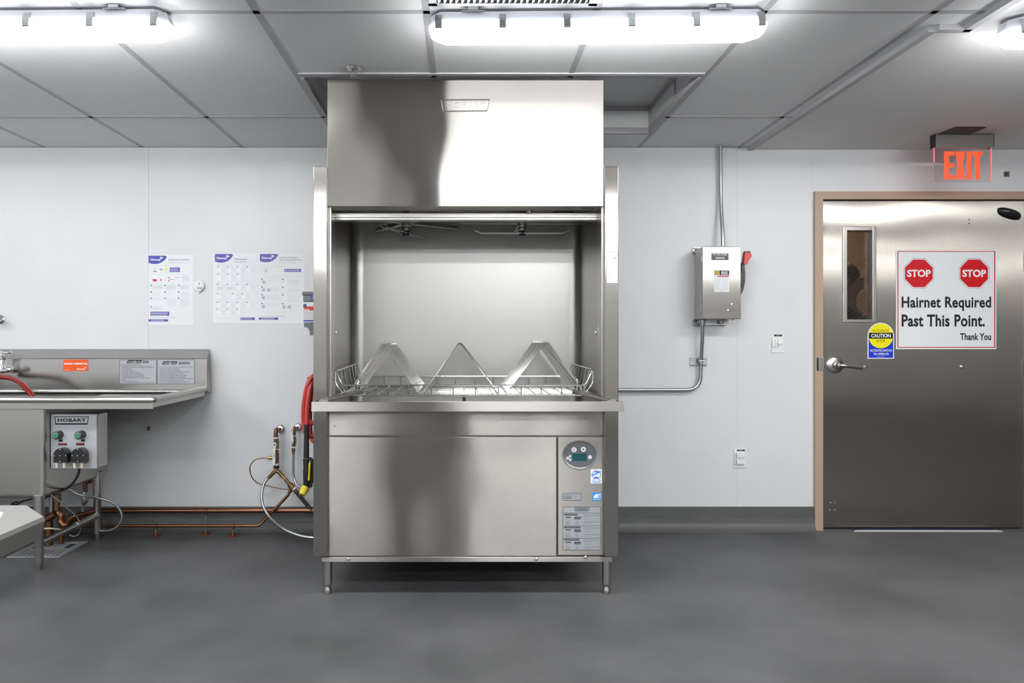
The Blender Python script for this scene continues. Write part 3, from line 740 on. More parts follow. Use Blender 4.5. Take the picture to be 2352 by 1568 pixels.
lb = MB().pbox(1361, 1130.5, 1381, 1149, yl, 0.0008).build('energy_sticker', 'sky_blue', cp)
m = MB().poly([(1363, 1143), (1364, 1139), (1368, 1135), (1374, 1134), (1377, 1137), (1372, 1139), (1376, 1141), (1380, 1140), (1380, 1142), (1372, 1142.5), (1366, 1143.5)], yl-0.0004, 0)
m.poly([(1378, 1131.5), (1379, 1134), (1380.5, 1134.5), (1379.3, 1136), (1379.8, 1138), (1378, 1137), (1376.3, 1138), (1376.8, 1136), (1375.6, 1134.5), (1377.2, 1134)], yl-0.0006, 0)
lines(m, 1363, 1379, 1144.5, 1148, 1, yl-0.0004, 0, 0.3, 0)
m.build('print', 'white_print', lb)
lb = MB().pbox(1292, 1132, 1335.5, 1148.5, yl, 0.0008).build('service_plate', 'silver_label', cp)
def frame_lines(m, u0, v0, u1, v1, Y, mi, t=0.8):
    m.rect(u0, v0, u1, v0+t, Y, mi); m.rect(u0, v1-t, u1, v1, Y, mi); m.rect(u0, v0, u0+t, v1, Y, mi); m.rect(u1-t, v0, u1, v1, Y, mi)
m = MB(); frame_lines(m, 1292, 1132, 1335.5, 1148.5, yl-0.0004, 0)
lines(m, 1294.5, 1333.5, 1134, 1137, 1, yl-0.0004, 1, 0.6, 0); lines(m, 1316, 1333, 1138.5, 1146.5, 4, yl-0.0004, 1, 0.35, 0.1)
m.poly([(1294, 1138.3), (1314, 1138.3), (1313, 1144.5), (1295, 1144.5)], yl-0.0004, 0).poly([(1294.8, 1138.9), (1313.2, 1138.9), (1312.4, 1143.2), (1295.6, 1143.2)], yl-0.0006, 2)
m.text('HOBART', 1297, 1139.6, 1311.5, 1142.4, yl-0.0008, 0, bold=0.01)
m.build('print', ['black_print', 'mid_print', 'silver_label'], lb)
def badge(m, u0, v0, u1, v1, Y, dark, light):
    d = (u1-u0)*0.035; t = (v1-v0)*0.10
    m.poly([(u0, v0), (u1, v0), (u1-d, v1), (u0+d, v1)], Y, dark)
    m.poly([(u0+d*0.8, v0+t), (u1-d*0.8, v0+t), (u1-d*1.5, v1-t*1.8), (u0+d*1.5, v1-t*1.8)], Y-0.0003, light)
    m.text('HOBART', u0+(u1-u0)*0.10, v0+(v1-v0)*0.24, u1-(u1-u0)*0.09, v1-(v1-v0)*0.34, Y-0.0006, dark, bold=0.045, space=1.1)
lb = MB().pbox(1292, 1162.5, 1380.5, 1263.5, yl, 0.0008).build('rating_plate', 'silver_label', cp)
m = MB(); frame_lines(m, 1292.4, 1163, 1380.2, 1263, yl-0.0004, 0)
for v in (1177.5, 1206.5, 1235): m.rect(1292.5, v, 1380, v+0.8, yl-0.0004, 0)
badge(m, 1319, 1164.5, 1354, 1172.5, yl-0.0004, 0, 2)
m.text('POT PREP WASHER', 1322, 1173.6, 1351, 1176, yl-0.0004, 0)
for v in (1178, 1207, 1235.5):
    lines(m, 1295, 1334 if v > 1200 else 1328, v+1, v+6, 2, yl-0.0004, 0, 0.6, 0.1)
    lines(m, 1299, 1311, v+8, v+10.5, 1, yl-0.0004, 0, 0.8, 0); lines(m, 1319, 1336, v+8, v+14, 3, yl-0.0004, 0, 0.7, 0.2)
    lines(m, 1299, 1308, v+14.5, v+18.5, 2, yl-0.0004, 1, 0.5, 0.2); lines(m, 1323, 1330, v+14.5, v+19, 2, yl-0.0004, 1, 0.5, 0.2)
    lines(m, 1299, 1311, v+20, v+26.5, 3, yl-0.0004, 1, 0.6, 0.2); lines(m, 1321, 1331, v+20, v+26, 3, yl-0.0004, 1, 0.6, 0.3)
    m.rect(1337, v+2, 1337.5, v+27, yl-0.0004, 1)
    for a, b, k in ((2, 10, 4), (12, 15.5, 2), (18, 25, 3)): lines(m, 1340, 1378.5, v+a, v+b, k, yl-0.0004, 1, 0.55, 0.12, True)
m.build('print', ['black_print', 'mid_print', 'silver_label'], lb)
# door-light sticker on the post
py = PY-0.0008
lb = MB().pbox(1393, 578, 1419.5, 650.5, py, 0.0008).build('warning_plate', 'paper', dw)
m = MB(); frame_lines(m, 1393, 578, 1419.5, 650.5, py-0.0004, 0, 0.6)
v = 580.5
for tx, wd in (('KEEP DOOR', 0.74), ('CLOSED WHEN', 0.98), ('LIGHT', 0.4), ('IS ON', 0.36), (None, 0), ('LAISSER LA', 0.78), ('PORTE', 0.44), ('FERMEE', 0.52), ('SI LA LUMIERE', 0.96), ('EST ALLUMEE', 0.92), (None, 0), ('MANTENGA LA', 0.98), ('PUERTA', 0.52), ('CERRADA', 0.66), ('MIENTRAS LA', 0.9), ('LUZ ESTE', 0.64), ('ENCENDIDA', 0.8)):
    if tx: m.text(tx, 1395.2, v, 1395.2+22*wd, v+2.3, py-0.0004, 0)
    v += 3.95
m.build('lettering', ['black_print'], lb)
MB().disc(1412.3, 591.6, py-0.0008, 0.0060, 0, None, 16).build('indicator_lamp', 'steel_dark', lb)

# wash arms under the chamber roof
def wash_arm(cx, cy, ang):
    hub = MB().lathe([(0, -0.02), (0.020, -0.02), (0.022, -0.010), (0.019, 0.0), (0.024, 0.006), (0.024, 0.022), (0.016, 0.03), (0.016, 0.10), (0, 0.10)], (cx, cy, 1.755), n=20).build('wash_arm_hub', 'steel_satin', dw)
    for k in range(4):
        a = ang+k*PI/2; d = Vector((math.cos(a), math.sin(a), 0)); q = Vector((-d.y, d.x, 0))
        b0 = Vector((cx, cy, 1.770))+d*0.02; b1 = Vector((cx, cy, 1.770))+d*0.32
        L = [b0+q*0.020, b1+q*0.014, b1+d*0.010, b1-q*0.014, b0-q*0.020]
        arm = MB().prism(L, (0, 0, 0.016)).build('wash_arm', 'steel_satin', dw, bevel=0.004)
        m = MB()
        for t in (0.25, 0.4, 0.6, 0.8, 0.93): m.lathe([(0.0035, 0), (0.002, 0.0012), (0, 0.0012)], b0.lerp(b1, t)-Vector((0, 0, 0.0)), (0, 0, -1), n=8)
        m.build('nozzle', 'chrome', arm)
def rinse_arm(cx, cy, ang):
    d = Vector((math.cos(ang), math.sin(ang), 0)); q = Vector((-d.y, d.x, 0)); c = Vector((cx, cy, 1.722))
    m = MB()
    for sg in (-1, 1):
        pp = [c-d*0.245+q*sg*0.012+Vector((0, 0, 0.016)), c-d*0.215+q*sg*0.012, c+d*0.215+q*sg*0.012, c+d*0.245+q*sg*0.012+Vector((0, 0, 0.016))]
        m.tube(fillet(pp, 0.01, 3), 0.0032, n=8)
    m.build('rinse_arm', 'wire_steel', dw)
    MB().lathe([(0, -0.014), (0.014, -0.014), (0.016, -0.008), (0.016, 0.014), (0.012, 0.016), (0.012, 0.034), (0, 0.034)], c, n=14).build('rinse_nut', 'black_plastic', dw)
wash_arm(0.300, 3.60, 0.03); rinse_arm(0.300, 3.60, 0.0)
wash_arm(-0.300, 3.60, 0.60); rinse_arm(-0.300, 3.60, 1.15)
MB().box((0.46, 3.55, 1.800), (0.56, 3.62, 1.862)).build('spray_bracket', 'steel_dark', dw)
# gas springs and pin rods beside the opening
for xx, sg in ((cx0+0.004, 1), (cx1-0.006, -1)):
    m = MB().cyl((xx, 3.32, 1.70), (xx+sg*0.004, 3.32, 1.26), 0.0025, n=8).cyl((xx+sg*0.004, 3.32, 1.26), (xx+sg*0.006, 3.32, 1.215), 0.006, n=10)
    m.build('door_spring', 'wire_steel', dw)
    MB().lathe([(0, 0), (0.009, 0), (0.009, 0.010), (0.006, 0.012), (0.006, 0.02), (0, 0.02)], (xx+sg*0.010, 3.326, 1.205), (0, -1, 0), n=12).build('spring_pin', 'chrome', dw)
    MB().box((xx+sg*0.002-0.003, 3.315, 0.985), (xx+sg*0.002+0.005, 3.323, 1.125)).build('guide_slot', 'black_plastic', dw, bevel=0.003)
# rack tracks inside
for xx in (cx0+0.03, cx1-0.03):
    MB().tube([(xx, 3.22, 0.905), (xx, 3.92, 0.905)], 0.010, n=10).build('rack_track', 'steel_satin', dw)
MB().box((X(1066, 3.25)-0.008, 3.25, 0.885), (X(1066, 3.25)+0.008, 3.27, 0.905)).build('rack_stop', 'black_plastic', dw)

# ================================================================ DISH RACK AND INSERTS
rk = thing('dish_rack', 'stainless wire dish rack with flared ends on the dishwasher chamber tracks', 'dish rack', (0.0, 3.58, 0.91))
ry0, ry1 = 3.27, 3.90; zt, zb = 0.960, 0.912
fx0, fx1 = X(786, ry0), X(1345, ry0)
ex0, ex1 = fx0-0.030, fx1+0.034; zf = 1.024
m = MB()
R_ = 0.0035
# upper rim: dips along the front and back, climbs at the flared ends
m.tube(fillet([(fx0+0.2, ry0, zt), (fx0, ry0, zt), (ex0, ry0+0.01, zf), (ex0, ry1-0.01, zf+0.012), (fx0, ry1, zt+0.006), (fx1, ry1, zt+0.006), (ex1, ry1-0.01, zf+0.012), (ex1, ry0+0.01, zf+0.008), (fx1, ry0, zt), (fx0+0.2, ry0, zt)], 0.02, 5), R_, n=8)
m.build('rim', 'wire_steel', rk)
m = MB()
m.tube(fillet([(fx0+0.2, ry0, zb), (fx0+0.012, ry0, zb), (ex0-0.004, ry0+0.01, zb+0.055), (ex0-0.004, ry0+0.01, zf)], 0.02, 5), R_, n=8)
m.tube(fillet([(fx0+0.2, ry0, zb), (fx1-0.010, ry0, zb), (ex1+0.002, ry0+0.01, zb+0.055), (ex1+0.002, ry0+0.01, zf)], 0.02, 5), R_, n=8)
m.tube(fillet([(fx0, ry0, zb), (fx0, ry1, zb), (fx1, ry1, zb), (fx1, ry0, zb)], 0.02, 4), R_, n=8)
m.build('base_frame', 'wire_steel', rk)
for u in (793, 845, 892, 938, 990, 1041, 1092, 1145, 1197, 1243, 1290, 1341):
    x = X(u, ry0); MB().tube(fillet([(x, ry0-0.003, zt), (x, ry0-0.003, zb), (x, ry0+0.05, zb-0.001)], 0.008, 3), 0.003, n=6).build('rib', 'wire_steel', rk)
for u in (840, 882, 921, 962, 1004, 1046, 1090, 1133, 1175, 1216, 1254):
    x = X(u, ry1); MB().tube([(x, ry1+0.003, zt+0.006), (x, ry1+0.003, zb)], 0.003, n=6).build('rib', 'wire_steel', rk)
for sx, bx in ((ex0, fx0), (ex1, fx1)):
    for k in range(6):
        y = ry0+0.09+k*0.095
        MB().tube(fillet([(sx, y, zf+0.004+0.0015*k), (sx+(bx-sx)*0.4, y, zb+0.045), (bx, y, zb)], 0.02, 3), 0.0028, n=6).build('rib', 'wire_steel', rk)
m = MB()
for k in range(17):
    x = fx0+0.03+k*(fx1-fx0-0.06)/16; m.tube([(x, ry0, zb+0.004), (x, ry1, zb+0.004)], 0.0022, n=6)
for k in range(9):
    y = ry0+0.035+k*0.07; m.tube([(fx0, y, zb), (fx1, y, zb)], 0.0026, n=6)
m.build('floor_grid', 'wire_steel', rk)

def insert(label, xl, xa, xr, y0, y1, zapex, k, flat=0.022):
    t = thing('pan_insert', label, 'rack insert', (xa, (y0+y1)/2, zb+0.008), 'wire pan inserts in the dish rack')
    z0 = zb+0.013
    for i in range(k):
        y = y0+(y1-y0)*i/(k-1)
        MB().tube(fillet([(xl, y, z0), (xa-flat*0.35, y, zapex), (xa+flat*0.35, y, zapex), (xr, y, z0)], 0.020, 5), 0.0031, n=8).build('hoop', 'wire_steel', t)
    for x in (xl, xr):
        MB().tube([(x, y0-0.004, z0-0.003), (x, y1+0.004, z0-0.003)], 0.0031, n=8).build('base_rod', 'wire_steel', t)
insert('close-set wire pan insert by the machine side nearest the wall posters', -0.542, -0.386, -0.222, 3.30, 3.86, 1.150, 12)
insert('single-looking wire pan insert in the middle of the dish rack', -0.190, -0.022, 0.158, 3.30, 3.86, 1.151, 12)
insert('close-set wire pan insert nearest the dishwasher door-light label', 0.204, 0.392, 0.566, 3.30, 3.86, 1.159, 12)

# ================================================================ POT SINK
sk = thing('pot_sink', 'long stainless pot sink with high backsplash and drainboard against the wall', 'sink', (-2.4, 3.85, 0))
SX0, SX1 = -3.45, -1.572
by = 4.20
m = MB()
zsb, zsm, zst = 0.862, 1.056, 1.112
# backsplash: face, sloped top, end plate
m.quad([(SX0, by, zsb), (SX1+0.02, by, zsb), (SX1+0.02, by, zsm), (SX0, by, zsm)])
m.quad([(SX0, by, zsm), (SX1+0.02, by, zsm), (SX1+0.005, WY-0.004, zst), (SX0, WY-0.004, zst)])
m.quad([(SX1+0.02, by, zsb), (SX1+0.02, WY-0.004, zsb-0.02), (SX1+0.005, WY-0.004, zst), (SX1+0.02, by, zsm)])
m.quad([(SX0, by, zsb), (SX0, by, zsm), (SX0, WY-0.004, zst), (SX0, WY-0.004, zsb)])
m.quad([(SX0, by, zsb), (SX0, WY-0.004, zsb), (SX1+0.02, WY-0.004, zsb-0.02), (SX1+0.02, by, zsb)])
m.quad([(SX0, WY-0.004, zsb), (SX0, WY-0.004, zst), (SX1+0.005, WY-0.004, zst), (SX1+0.02, WY-0.004, zsb-0.02)])
m.build('backsplash', 'steel_sink', sk)
MB().tube([(SX0, by-0.001, zsm), (SX1+0.02, by-0.001, zsm)], 0.0032, n=6).build('crease', 'wire_steel', sk)
fyS = 3.52; rz = 0.868
b1x0, b1x1, b2x0, b2x1 = -2.78, -2.13, -3.40, -2.83
byF, byR = 3.575, 4.13
# deck with openings
m = MB(); dz = 0.846
for a, b in (((SX0, fyS), (SX1, byF)), ((SX0, byR), (SX1, by)), ((SX0, byF), (b2x0, byR)), ((b2x1, byF), (b1x0, byR)), ((b1x1, byF), (SX1, byR))):
    m.box((a[0], a[1], dz-0.003), (b[0], b[1], dz))
m.build('deck', 'steel_sink', sk)
# rolled rim along the front and the open end, cove along the backsplash
m = MB()
def rimprof(): return [(0.020*math.cos(a), 0.020*math.sin(a)) for a in [PI*0.0+k*PI/8 for k in range(9)]]
m.tube(fillet([(SX0, fyS-0.004, rz), (SX1, fyS-0.004, rz), (SX1, WY-0.02, rz+0.004)], 0.006, 3), 0.0185, n=14)
m.build('rolled_rim', 'steel_satin', sk)
MB().box((SX0, fyS-0.016, 0.822), (SX1+0.008, fyS-0.010, rz)).box((SX1+0.002, fyS-0.01, 0.830), (SX1+0.008, by, rz)).build('apron', 'steel_satin', sk, bevel=0.002)
MB().tube([(SX0, by-0.012, zsb-0.002), (SX1, by-0.012, zsb-0.002)], 0.009, n=10).build('cove_bead', 'wire_steel', sk)
# basins
def basin(x0, x1):
    zb_ = 0.366; m = MB(); e = 0.012
    v = [(x, y, z) for z in (zb_, dz) for x, y in ((x0, 3.532), (x1, 3.532), (x1, 4.175), (x0, 4.175))]
    m.add(v, [(3, 2, 1, 0), (0, 1, 5, 4), (1, 2, 6, 5), (2, 3, 7, 6), (3, 0, 4, 7)])
    # inside shell
    q = [(byF, dz), (byF, 0.40), (byR, 0.40), (byR, dz)]
    m.quad([(x0+e, byF, dz), (x0+e, byF, 0.40), (x1-e, byF, 0.40), (x1-e, byF, dz)][::-1]); m.quad([(x0+e, byR, dz), (x0+e, byR, 0.40), (x1-e, byR, 0.40), (x1-e, byR, dz)])
    m.quad([(x0+e, byF, dz), (x0+e, byF, .40), (x0+e, byR, .40), (x0+e, byR, dz)]); m.quad([(x1-e, byF, dz), (x1-e, byF, .40), (x1-e, byR, .40), (x1-e, byR, dz)][::-1])
    m.quad([(x0+e, byF, .40), (x1-e, byF, .40), (x1-e, byR, .40), (x0+e, byR, .40)])
    return m
basin(b1x0, b1x1).build('basin', 'steel_satin', sk, bevel=0.022, seg=4)
basin(b2x0, b2x1).build('basin', 'steel_satin', sk, bevel=0.022, seg=4)
def sleg(x, y, ztop):
    lg = MB().lathe([(0, 0.038), (0.019, 0.038), (0.0205, 0.045), (0.0205, ztop-0.16), (0.024, ztop-0.155), (0.026, ztop-0.14), (0.026, ztop), (0, ztop)], (x, y, 0), n=18).build('leg', 'steel_satin', sk)
    MB().lathe([(0, 0), (0.014, 0), (0.016, 0.004), (0.015, 0.034), (0.019, 0.040), (0, 0.042)], (x, y, 0), n=16).build('foot', 'steel_satin', lg)
sleg(X(90, 3.545), 3.545, 0.38); sleg(X(224, 4.07), 4.07, 0.40)
sleg(-3.35, 3.6, 0.38); sleg(-3.35, 4.07, 0.40)
a, b = Vector((X(90, 3.545), 3.545, 0.135)), Vector((X(224, 4.07), 4.07, 0.145))
MB().cyl(a, b, 0.0165, n=14).cyl(a.lerp(b, 0.60), a.lerp(b, 0.985), 0.0195, n=14).build('side_brace', 'steel_satin', sk)
MB().cyl((-3.35, 3.6, 0.135), (-3.35, 4.07, 0.14), 0.0165, n=14).build('side_brace', 'steel_satin', sk)

# signs stuck on the backsplash
fyb = by-0.0009
sg = MB().pbox(145.5, 825.5, 202.5, 851.8, fyb, 0.0009).build('sanitize_label', 'orange_label', label='orange sanitize label stuck on the sink backsplash', cat='label')
m = MB().text('SANITIZE / DESINFECTAR', 147.5, 833, 201, 836.8, fyb-0.0004, 0, bold=0.045).text('Diversey', 176.5, 845, 194.5, 850.3, fyb-0.0004, 0, bold=0.02)
m.poly([(193.5, 845), (196, 842.3), (199, 844.3), (196.5, 844), (195.5, 847)], fyb-0.0004, 0); m.rect(148, 849, 160, 849.5, fyb-0.0004, 0)
m.build('lettering', 'white_print', sg)
def swirl(m, u, v, r, Y, mi): m.disc(u, v, Y, r, mi, r*0.55, 16); m.disc(u, v, Y, r*0.3, mi)
def rules(u0, u1, head, rows, label, bu, bv, hu, v0, v1, dy):
    o = MB().pbox(u0, 825.2, u1, 882, fyb, 0.0009).build('sink_rules_plate', 'silver_label', label=label, cat='sign')
    m = MB(); frame_lines(m, u0+0.3, 825.6, u1-0.3, 881.6, fyb-0.0004, 0, 0.9)
    m.poly([(bu+3, bv), (bu+36, bv), (bu+33, bv+7), (bu, bv+7)], fyb-0.0004, 0)
    m.text('TURBO', bu+3, bv+2, bu+15, bv+6, fyb-0.0007, 1, bold=0.02, shear=0.3).text('WASH', bu+21.5, bv+2, bu+33.5, bv+6, fyb-0.0007, 1, bold=0.02, shear=0.3)
    swirl(m, bu+18.3, bv+4.2, 0.0085, fyb-0.0007, 1)
    m.text(head, hu, bv+0.8, hu+(14 if head == 'DOs' else 26), bv+6.4, fyb-0.0004, 0, bold=0.04, shear=0.2); m.rect(hu, bv+7, hu+(14 if head == 'DOs' else 26), bv+7.5, fyb-0.0004, 0)
    wmax = max(len(r) for r in rows)
    for i, r in enumerate(rows):
        v = v0+(v1-v0)*i/(len(rows)-1)
        m.rect(u0+3.6, v+0.8, u0+4.2, v+1.5, fyb-0.0004, 0)
        m.text(r, u0+6, v, u0+6+(u1-u0-10)*len(r)/wmax, v+dy, fyb-0.0004, 0, bold=0.02)
    m.build('print', ['black_print', 'silver_label'], o)
rules(274, 360, 'DOs', ['FILL ALL SINKS WITH PROPER WATER', 'ADD PROPER CONCENTRATION OF DETERGENT TO WASH SINK', 'ADD PROPER CONCENTRATION OF SANITIZER TO SANITIZER SINK', 'START WASH PUMP', 'PRESCRAPE ALL ITEMS', 'PLACE LARGE ITEMS IN WASH SINK', 'PLACE SMALL ITEMS IN UTENSIL BASKET', 'REMOVE ITEMS FROM WASH SINK WHEN READY', 'BE SURE ITEMS ARE CLEAN BEFORE RINSING', 'SANITIZE IN SANITIZER SINK FOR AT LEAST 1 MINUTE', 'AIR DRY', 'CHANGE WATER EVERY 4 HOURS', 'CLEAN OUT SINK BOTTOM, DRAIN AND AIR DRY WHEN NOT IN USE'],
      'sink rules plate headed with the DOs, next to the orange label', 291, 826.8, 328, 836, 877.5, 1.7)
rules(360.8, 447.5, "DON'Ts", ['DO NOT PUT KNIVES, FORKS AND SPOONS IN WASH SINK', 'DO NOT PUT MOPS IN WASH SINK', 'DO NOT PUT TOWELS IN WASH SINK', 'DO NOT PUT PLASTIC BAGS OR WRAP IN WASH SINK', 'DO NOT PUT SCRUB PADS IN WASH SINK', 'DO NOT PUT ANY SMALL ITEMS IN WASH SINK', 'DO NOT RUN WASH PUMP WITHOUT STRAINERS', 'DO NOT WASH ITEMS BEFORE PRE-SCRAPING OR RINSING', 'DO NOT CLEAN SINKS WITH STEEL WOOL', 'DO NOT USE OVERNIGHT SOAKING FOR NORMAL USE'],
      'sink rules plate headed with the DON\'Ts, at the drainboard end', 372, 829.8, 410, 842, 876, 1.8)

# pump control box hung on the basin side
bxF = 3.585
cb = thing('chemical_pump_box', 'grey pump control box with two green buttons hung under the sink drainboard', 'control box', (-2.01, 3.65, 0.5))
bx_0, bx_1, bz_0, bz_1 = -2.128, X(222, bxF), Z(1076, bxF), Z(950.5, bxF)
MB().box((bx_0, bxF+0.012, bz_0), (bx_1-0.003, 3.70, bz_1-0.002)).build('enclosure', 'steel_satin', cb, bevel=0.002)
fr = MB().box((bx_0, bxF, bz_0), (bx_1, bxF+0.012, bz_1)).build('front_plate', 'silver_label', cb, bevel=0.002)
yb = bxF-0.0006
bd = MB(); badge(bd, 124.5, 956, 204, 975, yb, 0, 1); bd.build('logo', ['black_print', 'silver_label'], fr)
for v in (965, 1063):
    MB().box((bx_1-0.003, bxF+0.012, Z(v+11, bxF)), (bx_1+0.002, bxF+0.026, Z(v-11, bxF))).build('hinge', 'steel_satin', cb, bevel=0.001)
for u in (137, 188.5):
    c = P(u, 997.5, bxF)
    k3 = MB().lathe([(0.0215, 0), (0.0215, 0.006), (0.0205, 0.012), (0.0205, 0.036), (0.017, 0.038), (0, 0.038)], c, (0, -1, 0), n=22).build('button_housing', 'black_plastic', cb)
    MB().lathe([(0.0145, 0.038), (0.0145, 0.041), (0.012, 0.0415), (0, 0.0415)], c, (0, -1, 0), n=20).build('button', 'green_button', k3)
    MB().lathe([(0.0138, 0.0412), (0.0138, 0.0418), (0.0122, 0.0418), (0.0122, 0.0412)], c, (0, -1, 0), n=20).build('rim', 'silver_label', k3)
for u0, v0, u1, v1, c_ in ((134.5, 1008.5, 144, 1014, 'black_print'), (186, 1008.5, 195.5, 1014, 'black_print'), (134, 1017.5, 154, 1022.5, 'maroon_print'), (174.5, 1017, 194, 1022.5, 'maroon_print')):
    MB().rect(u0, v0, u1, v1, yb).build('tag', c_, fr)
for u in (138, 178.5):
    yp = bxF; pw = 14.5
    def dshape(cu, cv, r, bot, Y): return [P(cu+r, bot, Y), P(cu-r, bot, Y)][::-1]+[P(cu+r*math.cos(PI*k/14), cv-r*math.sin(PI*k/14), Y) for k in range(15)]
    sh = dshape(u+4, 1045, 15.5, 1062, yp-0.022)
    pb = MB().prism(sh, (0, 0.0215, 0)).build('pump_housing', 'black_plastic', cb)
    MB().prism(dshape(u, 1045, 15.5, 1062, yp-0.062), (0, 0.040, 0)).build('pump_head', 'black_plastic', cb, bevel=0.002)
    for du, dv in ((0, -13), (-12.5, 1), (13, 1), (0, 14.5), (-0.5, 1.5)):
        MB().lathe([(0.0034, 0), (0.003, 0.0015), (0, 0.002)], P(u+du, 1045+dv, yp-0.062), (0, -1, 0), n=10).build('screw', 'chrome', pb)
    for du in (-7, 9.5):
        c = P(u+du, 1061, yp-0.045); MB().lathe([(0, -0.028), (0.006, -0.028), (0.0075, -0.012), (0.0085, 0), (0, 0)], c, (0, 0, 1), n=10).build('tube_fitting', 'cream_plastic', pb)
for v in (977, 1047):
    MB().lathe([(0.004, 0), (0.003, 0.002), (0, 0.003)], P(118.5, v, bxF), (0, -1, 0), n=10).build('screw', 'chrome', fr)
MB().tube(spl([P(182, 1075, 3.63), P(181, 1085, 3.63), P(172, 1103, 3.63), P(158, 1118, 3.66), P(140, 1127, 3.74), P(118, 1134, 3.85), P(95, 1150, 3.95)], 8), 0.0062, n=10).build('power_cord', 'black_rubber', label='black power cord drooping from the pump control box', cat='cord')

# faucet and fill hose at the sink
fc = thing('sink_faucet', 'chrome valve faucet on the sink backsplash, feeding the red fill hose', 'faucet', P(0, 850, 4.16))
b0 = P(3, 850, 4.13)
MB().lathe([(0, -0.02), (0.026, -0.02), (0.028, 0.0), (0.022, 0.02), (0.018, 0.06), (0.023, 0.066), (0.023, 0.085), (0.012, 0.09), (0.010, 0.105), (0, 0.105)], b0, (0, 0, 1), n=20).build('valve_body', 'chrome', fc)
MB().tube(spl([b0+Vector((-0.05, 0, 0.10)), b0+Vector((0, -0.003, 0.104)), b0+Vector((0.035, -0.008, 0.102)), b0+Vector((0.07, -0.012, 0.108))], 5), [0.010]*6+[0.009]*5+[0.006]*5, n=10).build('lever', 'chrome', fc)
MB().cyl(b0+Vector((0, 0.0, 0)), b0+Vector((0, 0.07, 0)), 0.020, n=16).build('shank', 'chrome', fc)
MB().cyl(b0+Vector((0.0, -0.01, -0.005)), b0+Vector((0.055, -0.012, 0.0)), 0.017, n=14).sphere(b0+Vector((0.058, -0.012, 0.004)), 0.021).build('coupling', 'chrome', fc)
MB().cyl(b0+Vector((-0.30, 0.0, 0.0)), b0+Vector((-0.02, 0.0, 0.0)), 0.016, n=14).build('mixing_bar', 'chrome', fc)
MB().tube(spl([P(-8, 863, 4.10), P(8, 866, 4.09), P(28, 869, 4.05), P(46, 878, 4.0), P(62, 894, 3.96), P(76, 912, 3.93), P(82, 935, 3.90)], 8), 0.0150, n=12).build('fill_hose', 'dark_red_tube', label='glossy dark red fill hose curving from faucet down into the sink basin', cat='hose')
MB().tube([P(18, 866, 4.075), P(15, 874, 4.07)], 0.0022, n=6).build('cable_tie', 'white_plastic', label='white cable tie clipped round the dark red fill hose', cat='cable tie')
wc = P(2, 733.5, WY)
kb = MB().lathe([(0.026, 0), (0.026, 0.004), (0.014, 0.010), (0.014, 0.05), (0.022, 0.056), (0.027, 0.07), (0.022, 0.086), (0, 0.09)], wc, (0, -1, 0), n=24).build('wall_bracket_knob', 'chrome', label='round chrome bracket knob on the wall above the sink faucet', cat='bracket')

# ================================================================ WALL POSTERS
py_ = WY-0.0010
def bluebadge(parent, u0, v0, u1, v1, col):
    Yb = py_-0.0004; w_, h_ = u1-u0, v1-v0
    q = [(u0, v0), (u0+w_*0.93, v0), (u0+w_*0.985, v0+h_*0.05), (u1, v0+h_*0.13), (u0+w_*0.95, v0+h_*0.36), (u0+w_*0.86, v0+h_*0.58), (u0+w_*0.74, v0+h_*0.78), (u0+w_*0.58, v0+h_*0.93), (u0+w_*0.40, v1), (u0+w_*0.2, v0+h_*0.98), (u0, v0+h_*0.87)]
    o = MB().poly(q, Yb).build('logo', col, parent)
    m = MB().text('Diversey', u0+w_*0.10, v0+h_*0.34, u0+w_*0.67, v0+h_*0.68, Yb-0.0004, 0, bold=0.03)
    m.poly([(u0+w_*0.62, v0+h_*0.38), (u0+w_*0.66, v0+h_*0.12), (u0+w_*0.75, v0+h_*0.20), (u0+w_*0.84, v0+h_*0.27), (u0+w_*0.75, v0+h_*0.29), (u0+w_*0.72, v0+h_*0.48), (u0+w_*0.70, v0+h_*0.34)], Yb-0.0004, 0)
    m.build('lettering', 'white_print', o)
def poster(label, u0, v0, u1, v1): return sheet('instruction_poster', label, 'poster', u0, v0, u1, v1, WY, 'paper', 0.001)
PM = ['grey_print', 'mid_print', 'navy_print', 'blue_print', 'red_print', 'yellow_print', 'white_print', 'pale_print', 'black_print']
yp = py_-0.0004
def num(m, u, v, r=1.6): m.disc(u, v, yp, r*WY/F, 2, None, 14)
def photo(m, u0, v0, u1, v1): m.rect(u0, v0, u1, v1, yp, 7); m.rect(u0+0.5, v0+0.5, u1-0.5, v1-0.5, yp-0.0002, 6)
# sanitizer poster
po = poster('quaternary sanitizer poster beside the round test dispenser', 339.5, 585, 443.2, 745.5)
bluebadge(po, 341, 587, 383, 606, 'blue_print')
m = MB().text('Quaternary Sanitizer', 386.5, 594, 435.8, 599.2, yp, 1, bold=0.02).text('Sanitizador cuaternario', 386.5, 599.8, 425.5, 602.8, yp, 0).text('Food service sanitizer / Desinfectante para alimentos', 386.5, 603.8, 436.5, 606, yp, 0)
m.text('Supplies Needed / Suministros Necesarios', 345, 609, 392, 611.2, yp, 0)
m.rect(352, 622, 360, 624.6, yp, 1).rect(355, 617, 357, 619, yp, 2).poly([(366, 618), (372, 616.5), (374, 618.5), (369, 621)], yp, 1)
m.poly([(379, 614.5), (385.5, 614.5), (383.8, 621), (380.6, 621)], yp, 5)
m.rect(390, 614, 413, 624.5, yp, 3); lines(m, 391.5, 411.5, 615.5, 623.5, 4, yp-0.0003, 7, 0.35, 0.2)
m.rect(345, 627.3, 436, 627.7, yp, 7)
for u in (347, 366, 384, 403): photo(m, u, 631.5, u+15.5, 647.5)
m.poly([(348.5, 642), (357, 640), (362, 644), (354.5, 647)], yp-0.0004, 4); m.rect(368.5, 640, 371, 645.5, yp-0.0004, 4).rect(376.5, 639, 377.5, 645, yp-0.0004, 1)
